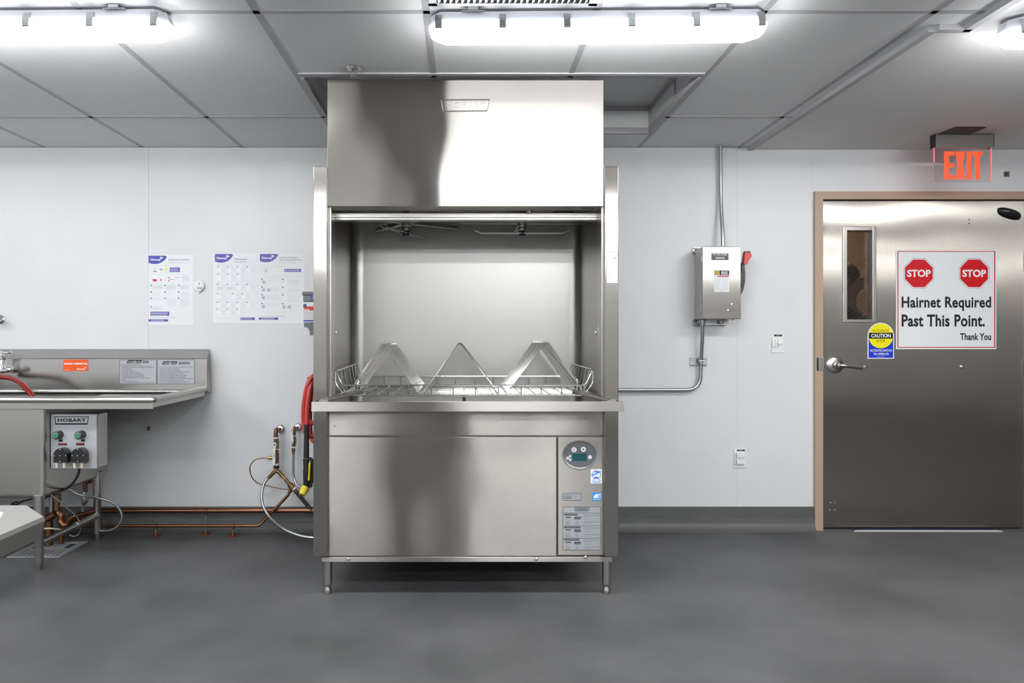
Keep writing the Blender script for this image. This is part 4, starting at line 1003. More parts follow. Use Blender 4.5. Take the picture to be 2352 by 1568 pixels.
m.rect(387, 642, 389.5, 646, yp-0.0004, 4).rect(390.5, 641, 398.5, 642.4, yp-0.0004, 1).poly([(385.5, 638.5), (391, 634), (389, 639)], yp-0.0004, 2)
for k in range(6): m.rect(403.6+k*2.1, 636.4, 405+k*2.1, 638, yp-0.0004, 1)
lines(m, 403.5, 416, 641, 645, 3, yp-0.0004, 7, 0.4); lines(m, 419.5, 437, 632, 647, 8, yp, 0, 0.4)
for r, (v, ks) in enumerate(((654.5, (5, 6, 5)), (670, (4, 3, 6)), (684, (3, 10, 11)))):
    for c_, k in enumerate(ks):
        u = 347+c_*31.7; num(m, u, v+0.6); lines(m, u+3, u+27, v, v+k*1.9, k, yp, 7 if r else 0, 0.4, 0.2)
num(m, 347, 704.5); lines(m, 350, 375, 704, 711, 4, yp, 0, 0.4)
m.rect(345.5, 715.5, 388.8, 725, yp, 3); lines(m, 347, 387, 716.7, 724.5, 4, yp-0.0003, 7, 0.4, 0.15)
m.text('Questions / Preguntas: 1-800-558-2332', 345, 728, 402, 730.8, yp, 1).rect(341, 733, 386, 738, yp, 3); lines(m, 347, 377, 734, 737.5, 2, yp-0.0003, 7, 0.4, 0)
lines(m, 345, 395, 739, 741, 1, yp, 7, 0.5)
m.build('print', PM, po)
# dishmachine poster
po = poster('dishmachine instructions poster, the middle one of three on the wall', 489.5, 581, 593.2, 741.5)
bluebadge(po, 493.5, 583, 535, 603, 'violet_print')
m = MB().text('Dishmachine', 538.5, 592.5, 567, 597, yp, 1, bold=0.02).text('Instructions', 538.5, 599.3, 565, 602.3, yp, 1, bold=0.02)
def block(v, us, k0, pic=True):
    for i, u in enumerate(us):
        num(m, u, v, 1.25)
        lines(m, u+10, u+19, v, v+14, k0+i % 2, yp, 7, 0.35, 0.3)
        if pic: photo(m, u-2, v+2, u+8.5, v+12.5)
for tx, v in (('Dishmachine Start-up', 608), ('Procedures', 648.5), ('Dishmachine Clean-up', 690)):
    m.text(tx, 498, v, 498+(22 if len(tx) > 12 else 11), v+2.2, yp, 0)
block(612.5, (500.5, 523, 545.5, 568), 7); block(629.5, (500.3, 522.7, 545.2), 7)
m.rect(497, 646.7, 587, 647, yp, 7)
block(653, (500, 522.5, 545, 567.5), 7); block(674, (499.7, 533.5, 556), 5)
m.rect(497, 688.5, 587, 688.8, yp, 7)
block(694, (499.3, 522, 544.7, 567), 6); block(709.5, (499.2, 521.6, 544.4), 6)
m.rect(499, 658, 510, 665, yp-0.0004, 7).rect(521, 658, 532, 665, yp-0.0004, 7)
m.text('Questions: 1-800-558-2332', 497, 729, 533, 731.3, yp, 0).rect(552, 729, 585.3, 734.8, yp, 3).disc(554.8, 731.8, yp-0.0003, 0.0045, 6)
lines(m, 558, 583, 730, 734, 2, yp-0.0004, 7, 0.4, 0.2)
m.build('print', PM, po)
# descaling poster
po = poster('descaling procedure poster closest to the grey dispenser', 593.6, 581, 699.5, 741.8)
bluebadge(po, 597, 583, 638.5, 602, 'violet_print')
m = MB().text('Descaling Procedure -', 642, 589.5, 687, 594, yp, 1, bold=0.02).text('High Temp Dishmachine', 642, 594.8, 694, 599.2, yp, 1, bold=0.02)
m.text('Procedimiento de eliminacion de sarro', 642, 600.3, 694, 602.6, yp, 0).text('Lavavajillas de alta temperatura', 642, 604.3, 686, 606.4, yp, 0)
m.text('Supplies Needed / Suministros Necesarios', 600, 610.6, 647, 612.8, yp, 0)
m.rect(607, 615.5, 615, 624, yp, 7).rect(607, 625.5, 615, 628, yp, 7).rect(608, 622, 613, 623.2, yp-0.0003, 1)
m.rect(653, 617.5, 691.5, 624.3, yp, 3).disc(656.5, 620.9, yp-0.0003, 0.005, 6); lines(m, 660, 690, 619, 623.5, 2, yp-0.0004, 7, 0.35, 0.1)
m.rect(599, 634, 693, 634.4, yp, 0).text('Directions / Procedimientos', 599.5, 636, 631, 638, yp, 0)
def target(u, v): m.disc(u, v, yp, 0.0105, 2, 0.0085, 20); m.disc(u, v, yp, 0.004, 2, None, 12)
for v, us, k in ((641, (606,), 2), (659, (605.5, 617.5), 5), (676.5, (605.3,), 5), (697, (605,), 2)):
    num(m, 602, v); lines(m, 624 if len(us) > 1 else 613, 642, v+1, v+1+k*2, k, yp, 7, 0.35, 0.3)
    for u in us: target(u, v+6.8)
for v, k in ((641.5, 6), (659.5, 5), (677, 8), (697.5, 3)):
    num(m, 649.5, v); lines(m, 661, 692, v+1, v+1+k*2, k, yp, 7, 0.35, 0.25)
    if v < 690: photo(m, 647.5, v+2.5, 659.5, v+13)
for u in (652.5, 664.5): target(u, 705)
m.rect(648, 645, 655, 649, yp-0.0004, 7)
lines(m, 599, 690, 714.5, 719.5, 2, yp, 7, 0.2, 0.3)
m.text('Questions / Preguntas: 1-800-558-2332', 598, 725, 655, 728, yp, 1).rect(594.5, 729.3, 639, 734, yp, 3); lines(m, 600, 630, 730.3, 733.5, 2, yp-0.0003, 7, 0.4, 0)
lines(m, 598, 648, 735.5, 737.5, 1, yp, 7, 0.4)
m.build('print', PM, po)
# round test-strip dispenser
td = thing('test_strip_dispenser', 'small round translucent white test strip holder on the wall between posters', 'dispenser', P(458, 657, WY))
c = P(458, 656.5, WY)
MB().lathe([(0.036, 0), (0.036, 0.012), (0.033, 0.018), (0.025, 0.020), (0, 0.020)], c, (0, -1, 0), n=30).prism([c+Vector((-0.012, -0.012, -0.034)), c+Vector((0.012, -0.012, -0.034)), c+Vector((0.004, -0.012, -0.043)), c+Vector((-0.004, -0.012, -0.043))], (0, 0.011, 0)).build('case', 'white_plastic', td)
m = MB(); yd = WY-0.0212
m.disc(457.5, 651, yd, 0.0055, 0, None, 14, 0.55)
for k in range(5): m.rect(452.2+k*2.5, 659, 453.9+k*2.5, 663.2, yd, 1)
m.build('print', ['navy_print', 'green_print'], td)
# grey chemical dispenser behind the machine post
gd = thing('chemical_dispenser', 'grey plastic chemical dispenser with red and white label on wall beside dishwasher', 'dispenser', P(722, 720, WY-0.06))
gy_ = WY-0.115
m = MB().box((X(696, gy_), gy_, Z(693, gy_)), (X(756, gy_), WY-0.001, Z(676, gy_)))
m.build('hopper', 'slate_plastic', gd, bevel=0.006)
MB().box((X(694, gy_), gy_-0.006, Z(678, gy_)), (X(758, gy_), WY-0.001, Z(670, gy_))).build('lid', 'slate_plastic', gd, bevel=0.005)
ct = MB().box((X(696.5, gy_), gy_, Z(741, gy_)), (X(755, gy_), WY-0.02, Z(693, gy_))).build('capsule', 'white_plastic', gd, bevel=0.006)
q = [(698, 742), (754, 742), (752, 770), (712, 770), (711, 760), (706, 752), (698.5, 751)]
MB().prism([P(u, v, gy_+0.004) for u, v in q], (0, 0.085, 0)).build('mixing_bowl', 'slate_plastic', gd, bevel=0.004)
m = MB(); yg = gy_-0.0006
m.rect(697, 703.5, 755, 713, yg, 0); m.disc(700.5, 702, yg-0.0004, 0.0115, 1, None, 16); m.poly([(696.8, 702), (704, 702), (700, 708)], yg-0.0003, 1)
m.text('Suma', 696.6, 708, 711, 712.5, yg-0.0004, 3, bold=0.03); m.rect(697, 734.5, 755, 738, yg, 2)
lines(m, 697, 753, 715, 733, 7, yg, 4, 0.3, 0.2)
m.rect(714, 676.5, 744, 688, yg-0.0055, 2).text('Diversey', 718.5, 678.5, 742, 682.5, yg-0.0060, 3, bold=0.02); m.rect(716, 684.3, 740, 685, yg-0.006, 3)
m.build('print', ['red_print', 'navy_print', 'blue_print', 'white_print', 'mid_print'], gd)

# ================================================================ RED HOSE COIL AND SPRAY GUN
hg = thing('spray_hose', 'bright red washdown hose hanging in loops beside the dishwasher post, black spray gun below', 'hose', P(712, 940, 3.75))
yh = 3.72
MB().tube([P(716, 862, yh), P(716, 862, 4.03)], 0.006, n=8).box(P(706, 866, yh-0.01), P(726, 870, yh+0.16)).build('hanger', 'black_plastic', hg)
def loop(u0, u1, v0, v1, Y, sk=0.0):
    cu, cv, ru, rv = (u0+u1)/2, (v0+v1)/2, (u1-u0)/2, (v1-v0)/2
    return [P(cu+ru*math.copysign(abs(math.cos(a))**0.75, math.cos(a))+sk*math.sin(a), cv-rv*math.sin(a), Y+0.02*math.sin(a*2)) for a in [2*PI*k/40 for k in range(40)]]
m = MB()
m.tube(loop(698, 742, 862, 1002, yh-0.02, 6), 0.0125, n=12, closed=True)
m.tube(loop(705, 752, 862, 972, yh+0.02, 5), 0.0125, n=12, closed=True)
m.tube(loop(712, 740, 866, 1014, yh+0.05, 3), 0.0125, n=12, closed=True)
m.tube(spl([P(722, 862, yh), P(712, 890, yh-0.04), P(706, 935, yh-0.05), P(704.5, 978, yh-0.05)], 8), 0.0125, n=12)
m.build('hose', 'red_rubber', hg)
MB().tube([P(704.5, 974, yh-0.05), P(704, 1010, yh-0.05), P(703.5, 1051, yh-0.05)], [0.0138, 0.0138, 0.0150], n=14).build('sleeve', 'black_rubber', hg)
MB().tube([P(703.5, 1049, yh-0.05), P(703.5, 1054, yh-0.05)], 0.0125, n=12).build('ferrule', 'brass', hg)
MB().tube(spl([P(703, 1053, yh-0.05), P(704, 1075, yh-0.05), P(704.5, 1100, yh-0.05), P(704, 1118, yh-0.05), P(699, 1128, yh-0.055)], 5), [0.0165]*6+[0.019]*5+[0.018]*5+[0.017]*5, n=14).build('grip', 'black_plastic', hg)
MB().tube(spl([P(708, 1053, yh-0.05), P(716, 1056, yh-0.05), P(717.5, 1075, yh-0.05), P(716.5, 1100, yh-0.05), P(712, 1118, yh-0.05)], 5), [0.009]*8+[0.010]*13, n=10).build('trigger_guard', 'black_plastic', hg)
MB().tube(spl([P(711.5, 1061, yh-0.065), P(711, 1080, yh-0.067), P(709.5, 1104, yh-0.062)], 6), [0.002]+[0.006]*10+[0.007, 0.003], n=10).build('trigger', 'yellow_plastic', hg)
nb, ne = P(701.5, 1119, yh-0.058), P(693.5, 1136, yh-0.085)
nz = MB().tube([nb, nb.lerp(ne, 0.3), ne], [0.0205, 0.0200, 0.0150], n=16).build('nozzle_tip', 'yellow_plastic', hg)
m = MB(); ax = (ne-nb).normalized(); fa, fb = frame_of(ax)
for k in range(14):
    d = fa*math.cos(2*PI*k/14)+fb*math.sin(2*PI*k/14)
    m.tube([nb+d*0.0205+ax*0.006, ne+d*0.0150], 0.0015, n=5)
m.build('rib', 'yellow_plastic', nz)
MB().tube([ne, ne+ax*0.002], 0.0085, n=12).build('orifice', 'brass', nz)

# ================================================================ SUPPLY PIPES
yu, ylw = 4.195, 4.155
cpz = Z(1172, yu)
MB().tube(fillet([(-2.25, 3.93, cpz-0.01), (-2.20, yu, cpz-0.01), (-2.17, yu, cpz), (-0.70, yu, cpz)], 0.03), 0.0150, n=14).build('copper_pipe', 'copper', label='thick copper pipe running along the wall above the cove base', cat='pipe')
lz_ = Z(1207, ylw)
MB().tube(fillet([(-2.35, ylw, lz_), P(592, 1207, ylw), P(601, 1201, ylw+0.005), P(664, 1134, 4.18)], 0.02), 0.0088, n=12).build('copper_pipe', 'copper', label='thin copper pipe close to the floor that bends up to the mixing valve', cat='pipe')
def stand(u, y, ztop, label, r):
    x = X(u, y); t = thing('pipe_stand', label, 'pipe support', (x, y, 0), 'rusty copper pipe stands')
    MB().prism([(x-0.028, y-0.03, 0), (x+0.028, y-0.03, 0), (x+0.028, y+0.03, 0), (x-0.028, y+0.03, 0)], (0, 0, 0.003)).lathe([(0.012, 0.003), (0.010, 0.016), (0, 0.016)], (x, y, 0), n=12).build('base_plate', 'rust_copper', t)
    MB().cyl((x, y, 0.003), (x, y, ztop-r), 0.0042, n=10).build('rod', 'galvanised', t)
    MB().tube([(x-0.009, y, ztop), (x+0.009, y, ztop)], r+0.004, n=14).cyl((x, y, ztop-r-0.012), (x, y, ztop-r+0.002), 0.007, n=10).build('clamp', 'rust_copper', t)
stand(358, ylw, lz_, 'short pipe stand nearest the pot sink under the thin copper pipe', 0.0088)
stand(473, yu, cpz, 'taller pipe stand holding the thick copper pipe', 0.0150)
stand(535, ylw, lz_, 'short pipe stand by the bend of the thin copper pipe', 0.0088)

# water inlet valves
def escutcheon(par, u, v):
    c = P(u, v, WY); MB().lathe([(0.031, 0), (0.031, 0.003), (0.028, 0.014), (0.022, 0.021), (0.014, 0.024), (0, 0.024)], c, (0, -1, 0), n=26).build('escutcheon', 'chrome', par)
    return c
yv = 4.215
va = thing('inlet_valve', 'brass inlet valve with Y outlet and long white-tagged lever, under the posters', 'valve', P(634, 1020, yv))
c = escutcheon(va, 645, 984.5)
MB().tube(fillet([c, c+Vector((-0.006, -0.055, 0.0)), P(634, 987, yv-0.01), P(633.5, 1003, yv-0.01)], 0.028, 7), 0.0125, n=14).tube([P(633.7, 1000, yv-0.01), P(633.5, 1003.5, yv-0.01)], 0.0150, n=14).build('elbow', 'copper', va)
yq = yv-0.01
m = MB().tube([P(634, 1003, yq), P(634, 1006.5, yq)], 0.0155, n=14); m.tube([P(637, 1030, yq), P(637, 1032, yq)], 0.0135, n=12).tube([P(636, 1064, yq), P(636, 1068, yq)], 0.012, n=12)
m.build('thread_tape', 'white_plastic', va)
MB().tube([P(634.5, 1006.5, yq), P(634.5, 1012, yq), P(635, 1012.2, yq), P(635, 1030, yq)], [0.0155, 0.0155, 0.0165, 0.0150], n=8).build('valve_body', 'bronze', va)
MB().tube([P(636, 1031, yq), P(636, 1040, yq), P(636, 1040.3, yq), P(636, 1063, yq)], [0.0095, 0.0095, 0.0130, 0.0125], n=14).build('copper_tee', 'copper', va)
lv = MB().prism([P(u, v, yq-0.022) for u, v in ((626.5, 1016), (634, 1016), (635, 1022), (632.5, 1032), (632, 1067), (625.8, 1067), (626, 1033), (627.5, 1026))], (0, 0.003, 0)).build('lever', 'white_plastic', va)
MB().lathe([(0.008, 0), (0.007, 0.005), (0, 0.006)], P(630.5, 1020, yq-0.022), (0, -1, 0), n=6).build('nut', 'chrome', lv)
MB().rect(628.4, 1041, 630.4, 1051, yq-0.0224).build('print', 'green_print', lv)
MB().tube([P(627, 1051, yq+0.002), P(622, 1051.2, yq+0.002), P(621.9, 1051.2, yq), P(617, 1051.4, yq), P(616.9, 1051.4, yq), P(613.5, 1051.4, yq), P(608, 1051.5, yq)], [0.0125, 0.0125, 0.011, 0.011, 0.007, 0.006, 0.004], n=10).build('compression_fitting', 'brass', va)
MB().tube([P(635, 1069, yq), P(635, 1075, yq)], [0.0185, 0.0175], n=18).build('union_ring', 'black_plastic', va)
jn = P(634.5, 1080, yq)
MB().tube([P(634.5, 1075, yq), jn, P(629, 1085, yq), P(617, 1096.5, yq)], [0.0110, 0.0135, 0.0120, 0.0110], n=12).tube([jn, P(641, 1084.5, yq), P(648, 1092, yq)], [0.0130, 0.0120, 0.0115], n=12).build('wye', 'bronze', va)
MB().tube([P(617.5, 1096, yq), P(613, 1100.5, yq)], [0.0085, 0.0075], n=10).build('nipple', 'steel_satin', va)
MB().tube([P(646, 1090, yq), P(650, 1094.5, yq), P(650.2, 1094.7, yq), P(656, 1101, yq), P(656.2, 1101.2, yq), P(664, 1110, yq)], [0.013, 0.013, 0.0085, 0.0085, 0.0120, 0.0100], n=10).build('adapter', 'brass', va)
MB().tube([P(662, 1108, yq), P(665, 1111.5, yq), P(665.2, 1111.7, yq), P(673, 1120, yq), P(673.2, 1120.2, yq), P(682, 1130, yq)], [0.011, 0.011, 0.0185, 0.0185, 0.0150, 0.0110], n=14).build('mixing_valve', 'bronze', va)
MB().tube([P(672, 1118, yq), P(666, 1128, yq), P(663, 1132, yq)], [0.011, 0.011, 0.010], n=12).build('side_port', 'bronze', va)
MB().tube([P(675.8, 1119, yq), P(678.3, 1122, yq)], 0.0190, n=16).build('sticker', 'white_plastic', va)
MB().tube(spl([P(609, 1051.5, yq), P(598, 1052, yq), P(584, 1057, yq-0.01), P(574, 1073, yq-0.01), P(579, 1096, yq), P(594, 1110, yq+0.02), P(618, 1116, yq+0.02), P(645, 1122, yq+0.01), P(664, 1123, yq)], 7), 0.0032, n=8).build('capillary_tube', 'copper', label='thin bare copper capillary tube looping off the brass inlet valve', cat='tube')
vb = thing('inlet_valve', 'brass inlet valve with lever pointing up, closest to the red hose', 'valve', P(676, 1005, yv))
c = escutcheon(vb, 685.5, 981)
MB().tube(fillet([c, c+Vector((-0.004, -0.055, 0.0)), P(676, 982, yq), P(676, 999, yq)], 0.026, 7), 0.0095, n=12).build('elbow', 'copper', vb)
MB().tube([P(676.5, 999.5, yq), P(676.5, 1001.5, yq)], 0.0105, n=12).tube([P(675, 1025, yq), P(675, 1028, yq)], 0.0115, n=12).build('thread_tape', 'white_plastic', vb)
MB().tube([P(676, 1001.5, yq), P(676, 1018, yq), P(675, 1018.3, yq), P(675, 1025, yq)], [0.0115, 0.0125, 0.0130, 0.0120], n=8).build('valve_body', 'bronze', vb)
lv = MB().prism([P(u, v, yq-0.020) for u, v in ((667.5, 970), (673, 970), (672.5, 1000), (674, 1010), (674, 1019), (668, 1019), (667, 1004), (668, 998))], (0, 0.003, 0)).build('lever', 'white_plastic', vb)
MB().lathe([(0.007, 0), (0.006, 0.004), (0, 0.005)], P(671.3, 1015, yq-0.020), (0, -1, 0), n=6).build('nut', 'chrome', lv)
MB().rect(669, 984, 671, 993, yq-0.0204).build('print', 'green_print', lv)
MB().tube([P(674, 1028, yq), P(674, 1033, yq), P(674, 1033.1, yq), P(674, 1037, yq), P(674, 1037.1, yq), P(674, 1045, yq)], [0.0105, 0.0105, 0.0120, 0.0115, 0.0075, 0.0070], n=10).build('hose_nut', 'bronze', vb)
MB().tube(spl([P(674, 1043, yq), P(673.6, 1070, yq), P(675, 1095, yq), P(682, 1113, yq-0.01), P(694, 1119, yq-0.01), P(712, 1116, yq-0.01), P(735, 1106, yq-0.01)], 8), 0.0078, n=10).build('braided_hose', 'galvanised', label='braided steel hose hanging from the lever-up inlet valve', cat='hose')
MB().tube(spl([P(614, 1099, yq), P(606, 1112, yq-0.01), P(601, 1138, yq-0.03), P(606, 1165, yq-0.06), P(622, 1190, yq-0.10), P(648, 1212, yq-0.16), P(680, 1227, yq-0.2), P(712, 1234, yq-0.22), P(760, 1236, yq-0.22)], 8), 0.0085, n=10).build('braided_hose', 'galvanised', label='long braided steel hose sweeping from the Y outlet down to the floor', cat='hose')
MB().tube([P(681, 1129, yq), P(690, 1141, yq), P(706, 1160, yq-0.01), P(735, 1193, yq-0.02)], 0.0115, n=12).build('drain_hose', 'black_rubber', label='black rubber hose slanting from the mixing valve behind the dishwasher post', cat='hose')
MB().prism([P(u, v, WY-0.02) for u, v in ((338, 979.5), (342, 979.5), (341.5, 986), (340.5, 989), (339.3, 989), (338.2, 986))], (0, 0.02, 0)).build('wall_hook', 'bronze', label='small dark metal hook on the wall seam under the sink drainboard', cat='hook')

# ================================================================ UNDER THE SINK
ud = thing('copper_drain', 'bulky copper drain assembly with elbows under the pot sink', 'drain pipe', P(140, 1200, 3.95))
yd_ = 3.95
MB().tube(fillet([(-2.46, yd_, Z(1195, yd_)), P(112, 1190, yd_), P(128, 1178, yd_)], 0.04), 0.020, n=14).build('pipe', 'copper', ud)
MB().tube(fillet([P(133, 1175, yd_), P(140, 1182, yd_), P(141, 1203, yd_), P(150, 1212, yd_)], 0.03), 0.019, n=14).build('elbow', 'copper', ud)
MB().tube(fillet([P(137, 1195, yd_-0.02), P(146, 1208, yd_-0.02), P(156, 1200, yd_), P(160, 1190, yd_), P(170, 1185, yd_)], 0.03), 0.0165, n=14).build('elbow', 'copper', ud)
MB().tube([P(166, 1187, yd_), P(172, 1184.5, yd_), P(172.3, 1184.4, yd_), P(226, 1172, 4.10)], [0.0165, 0.0165, 0.0135, 0.0135], n=14).build('pipe', 'copper', ud)
MB().tube([P(112, 1196, yd_), P(112, 1252, yd_)], 0.022, n=14).tube([P(140, 1215, yd_+0.03), P(141, 1250, yd_+0.03)], 0.012, n=12).build('stub_pipe', 'copper', ud)
MB().tube([P(130, 1135, yd_), P(131, 1150, yd_), P(131, 1151, yd_), P(131, 1172, yd_)], [0.024, 0.022, 0.016, 0.015], n=12).build('drain_valve', 'bronze', ud)
MB().tube([P(118, 1140, yd_), P(118, 1175, yd_)], [0.014, 0.012], n=8).build('strut', 'galvanised', ud)
s2 = thing('supply_stop', 'copper elbow with galvanised shutoff valve beside the rear sink leg', 'valve', P(195, 1140, 4.12))
MB().tube(fillet([P(212, 1104, 4.12), P(198, 1106, 4.12), P(195, 1116, 4.12), P(196, 1130, 4.12)], 0.03), 0.0125, n=12).build('elbow', 'copper', s2)
MB().tube([P(194, 1128, 4.12), P(192, 1138, 4.12), P(196, 1150, 4.12), P(190, 1158, 4.12)], [0.013, 0.020, 0.018, 0.014], n=10).build('valve_body', 'galvanised', s2)
MB().prism([P(u, v, 4.10) for u, v in ((186, 1165), (192.5, 1165), (192, 1194), (186.5, 1194))], (0, 0.012, 0)).build('bracket', 'galvanised', s2)
MB().tube(spl([P(140, 1115, 3.9), P(155, 1120, 3.9), P(175, 1133, 3.92), P(198, 1139, 3.95), P(225, 1143, 4.0), P(252, 1151, 4.03), P(270, 1164, 4.05), P(280, 1185, 4.06), P(272, 1206, 4.06), P(255, 1217, 4.06), P(232, 1219, 4.07)], 7), 0.0068, n=10).build('vinyl_tube', 'galvanised', label='grey vinyl tube bowing out in a loop behind the rear sink leg', cat='tube')
MB().tube(spl([P(112, 1133, 3.75), P(135, 1150, 3.78), P(158, 1170, 3.82), P(175, 1185, 3.86), P(185, 1205, 3.9), P(182, 1224, 3.92), P(170, 1231, 3.92), P(160, 1228, 3.92)], 7), 0.0042, n=8).build('vinyl_tube', 'galvanised', label='thin vinyl tube dangling slantwise in front of the copper drain', cat='tube')
MB().tube(spl([P(96, 1214, 3.8), P(115, 1213, 3.8), P(135, 1215, 3.84), P(150, 1217, 3.9)], 6), 0.0045, n=8).build('vinyl_tube', 'cream_plastic', label='pale vinyl tube crossing low in front of the copper stub pipe', cat='tube')
MB().tube(spl([P(75, 1145, 3.7), P(55, 1150, 3.7), P(42, 1155, 3.72), P(28, 1160, 3.72)], 5), [0.004]*6+[0.006]*5+[0.013]*5, n=8).build('strainer_rod', 'black_plastic', label='black twist-lever drain rod under the sink basin', cat='drain rod')
# floor sink grate
fx0_, fx1_, fy0_, fy1_ = -2.46, -2.178, 3.747, 4.03
fd = thing('floor_drain', 'square grey slotted floor drain under the pot sink', 'drain', ((fx0_+fx1_)/2, (fy0_+fy1_)/2, 0))
m = MB(); ring_b = lambda i: ((fx0_+i, fy0_+i), (fx1_-i, fy1_-i))
for a, b in (((fx0_, fy0_), (fx1_, fy0_+0.035)), ((fx0_, fy1_-0.035), (fx1_, fy1_)), ((fx0_, fy0_+0.035), (fx0_+0.035, fy1_-0.035)), ((fx1_-0.035, fy0_+0.035), (fx1_, fy1_-0.035))):
    m.box((a[0], a[1], 0), (b[0], b[1], 0.005))
m.build('frame', 'silver_label', fd)
MB().box((fx0_+0.035, fy0_+0.035, 0), (fx1_-0.035, fy1_-0.035, 0.0015)).build('sump', 'dark_void', fd)
m = MB()
for k in range(8):
    x = fx0_+0.045+k*0.0255; m.box((x, fy0_+0.04, 0.001), (x+0.015, fy0_+0.125, 0.005))
m.box((fx0_+0.038, fy0_+0.13, 0.001), (fx1_-0.038, fy0_+0.15, 0.005)).box((fx0_+0.05, fy0_+0.165, 0.001), (fx1_-0.07, fy1_-0.05, 0.005))
m.build('grate', 'silver_label', fd)

# ================================================================ HAND SINK CORNER IN FRONT
hs = thing('hand_sink', 'pale stainless sink top with cut corner and round bowl, in front of the pot sink', 'sink', (-1.25, 1.1, 0))
tz_ = 0.823; hy0, hy1 = 0.60, 1.50; hx0_, hx1_ = -1.62, -0.849; ch = 0.094
out = [(hx0_, hy0), (hx1_-ch, hy0), (hx1_, hy0+ch), (hx1_, hy1-ch), (hx1_-ch, hy1), (hx0_, hy1)]
bc = (-1.22, 1.09); rb = (0.298, 0.355); cr = 0.05
def rr(sx, sy, c):               # rounded rectangle, 8 points per corner
    o = []
    for qx, qy, a0 in ((1, 1, 0), (-1, 1, PI/2), (-1, -1, PI), (1, -1, 1.5*PI)):
        for k in range(8):
            a = a0+k/7*PI/2; o.append((bc[0]+qx*(sx-c)+c*math.cos(a), bc[1]+qy*(sy-c)+c*math.sin(a)))
    return o
oc = [(hx1_, hy1-ch), (hx1_-ch, hy1), (hx0_+0.001, hy1), (hx0_, hy1-0.001), (hx0_, hy0+0.001), (hx0_+0.001, hy0), (hx1_-ch, hy0), (hx1_, hy0+ch)]
vo = []
for c_ in range(4):
    p, q = oc[2*c_], oc[2*c_+1]
    vo += [(p[0]+(q[0]-p[0])*t/7, p[1]+(q[1]-p[1])*t/7, tz_) for t in range(8)]
vi = [(x, y, tz_) for x, y in rr(rb[0], rb[1], cr)]; k = len(vi)
m = MB(); m.add(vo+vi, [(i, (i+1)%k, k+(i+1)%k, k+i) for i in range(k)])
m.build('top', 'steel_satin', hs)
m = MB(); lay = [vi]
for dz_, ins, c_ in ((0.004, 0.002, 0.05), (0.02, 0.010, 0.05), (0.11, 0.03, 0.06), (0.135, 0.045, 0.07), (0.145, 0.08, 0.08), (0.15, 0.22, 0.06)):
    lay.append([(x, y, tz_-dz_) for x, y in rr(rb[0]-ins, rb[1]-ins, c_)])
m.add([p for q in lay for p in q], [(i*k+j, i*k+(j+1)%k, (i+1)*k+(j+1)%k, (i+1)*k+j) for i in range(len(lay)-1) for j in range(k)], 0, True); m.quad(lay[-1])
m.build('bowl', 'steel_satin', hs)
MB().lathe([(0, 0.004), (0.03, 0.004), (0.04, 0), (0.04, -0.01)], (bc[0], bc[1], tz_-0.152), n=20).build('drain', 'chrome', hs)
m = MB(); inn = [(x*0.985-0.0195, y*0.985+0.016) for x, y in out]
nn = len(out)
m.add([(x, y, tz_) for x, y in out]+[(x+0.004*(1 if x > -1.2 else -1), y, tz_-0.008) for x, y in out]+[(x-0.006*(1 if x > -1.2 else -1), y-0.004*(1 if y > 1 else -1), tz_-0.044) for x, y in out], [(i+nn*q, i+nn*(q+1), (i+1)%nn+nn*(q+1), (i+1)%nn+nn*q) for q in (0, 1) for i in range(nn)])
m.add([(x-0.006*(1 if x > -1.2 else -1), y-0.004*(1 if y > 1 else -1), tz_-0.044) for x, y in out], [range(nn-1, -1, -1)])
m.build('apron', 'steel_satin', hs)
for x in (-1.56, -1.18):
    for y in (0.68, 1.12):
        MB().lathe([(0, 0), (0.02, 0), (0.02, tz_-0.045), (0, tz_-0.045)], (x, y, 0), n=14).build('leg', 'steel_satin', hs)

# ================================================================ ELECTRICAL ON THE RIGHT WALL
yw = 4.262
MB().tube(fillet([P(1655, 330, yw), P(1655.5, 470, yw), P(1660, 540, yw-0.035), P(1660.5, 570, yw-0.04)], 0.12, 8), 0.0110, n=12).build('steel_conduit', 'galvanised', label='steel conduit dropping from the ceiling into the disconnect box', cat='conduit')
MB().tube(fillet([P(1613, 742, yw-0.04), P(1613, 775, yw-0.03), P(1610, 830, yw), P(1608, 895, yw), P(1180, 895, yw)], 0.17, 10), 0.0110, n=12).build('steel_conduit', 'galvanised', label='steel conduit curving from the disconnect box to the dishwasher back', cat='conduit')
uc = thing('strut_clamp', 'short galvanised strut with pipe clamp holding the curved conduit', 'bracket', P(1607, 830, WY))
m = MB().box((X(1587, yw), 4.272, Z(838, yw)), (X(1627, yw), WY, Z(836, yw))).box((X(1587, yw), 4.272, Z(823.5, yw)), (X(1627, yw), WY, Z(821.5, yw))).box((X(1587, yw), 4.286, Z(838, yw)), (X(1627, yw), WY, Z(821.5, yw)))
m.build('strut', 'galvanised', uc)
MB().tube([P(1605, 829, yw-0.014), P(1617, 829, yw-0.014)], 0.005, n=8).tube([P(1609.5, 823, yw), P(1609.5, 835, yw)], 0.0145, n=12).build('clamp', 'galvanised', uc)
ds = thing('disconnect_switch', 'stainless electrical disconnect box with red-handled lever and printed labels', 'switch box', P(1650, 650, 4.2))
yf_ = 4.12
dx0, dx1, dz0, dz1 = X(1614, yf_), X(1702, yf_), Z(732.5, yf_), Z(566, yf_)
m = MB().box((dx0+0.001, yf_+0.004, dz0+0.001), (dx1-0.001, 4.262, dz1-0.001))
m.build('enclosure', 'steel_satin', ds, bevel=0.003)
cv = MB().box((dx0, yf_, dz0), (dx1, yf_+0.02, dz1)).build('cover', 'steel_post', ds, bevel=0.003)
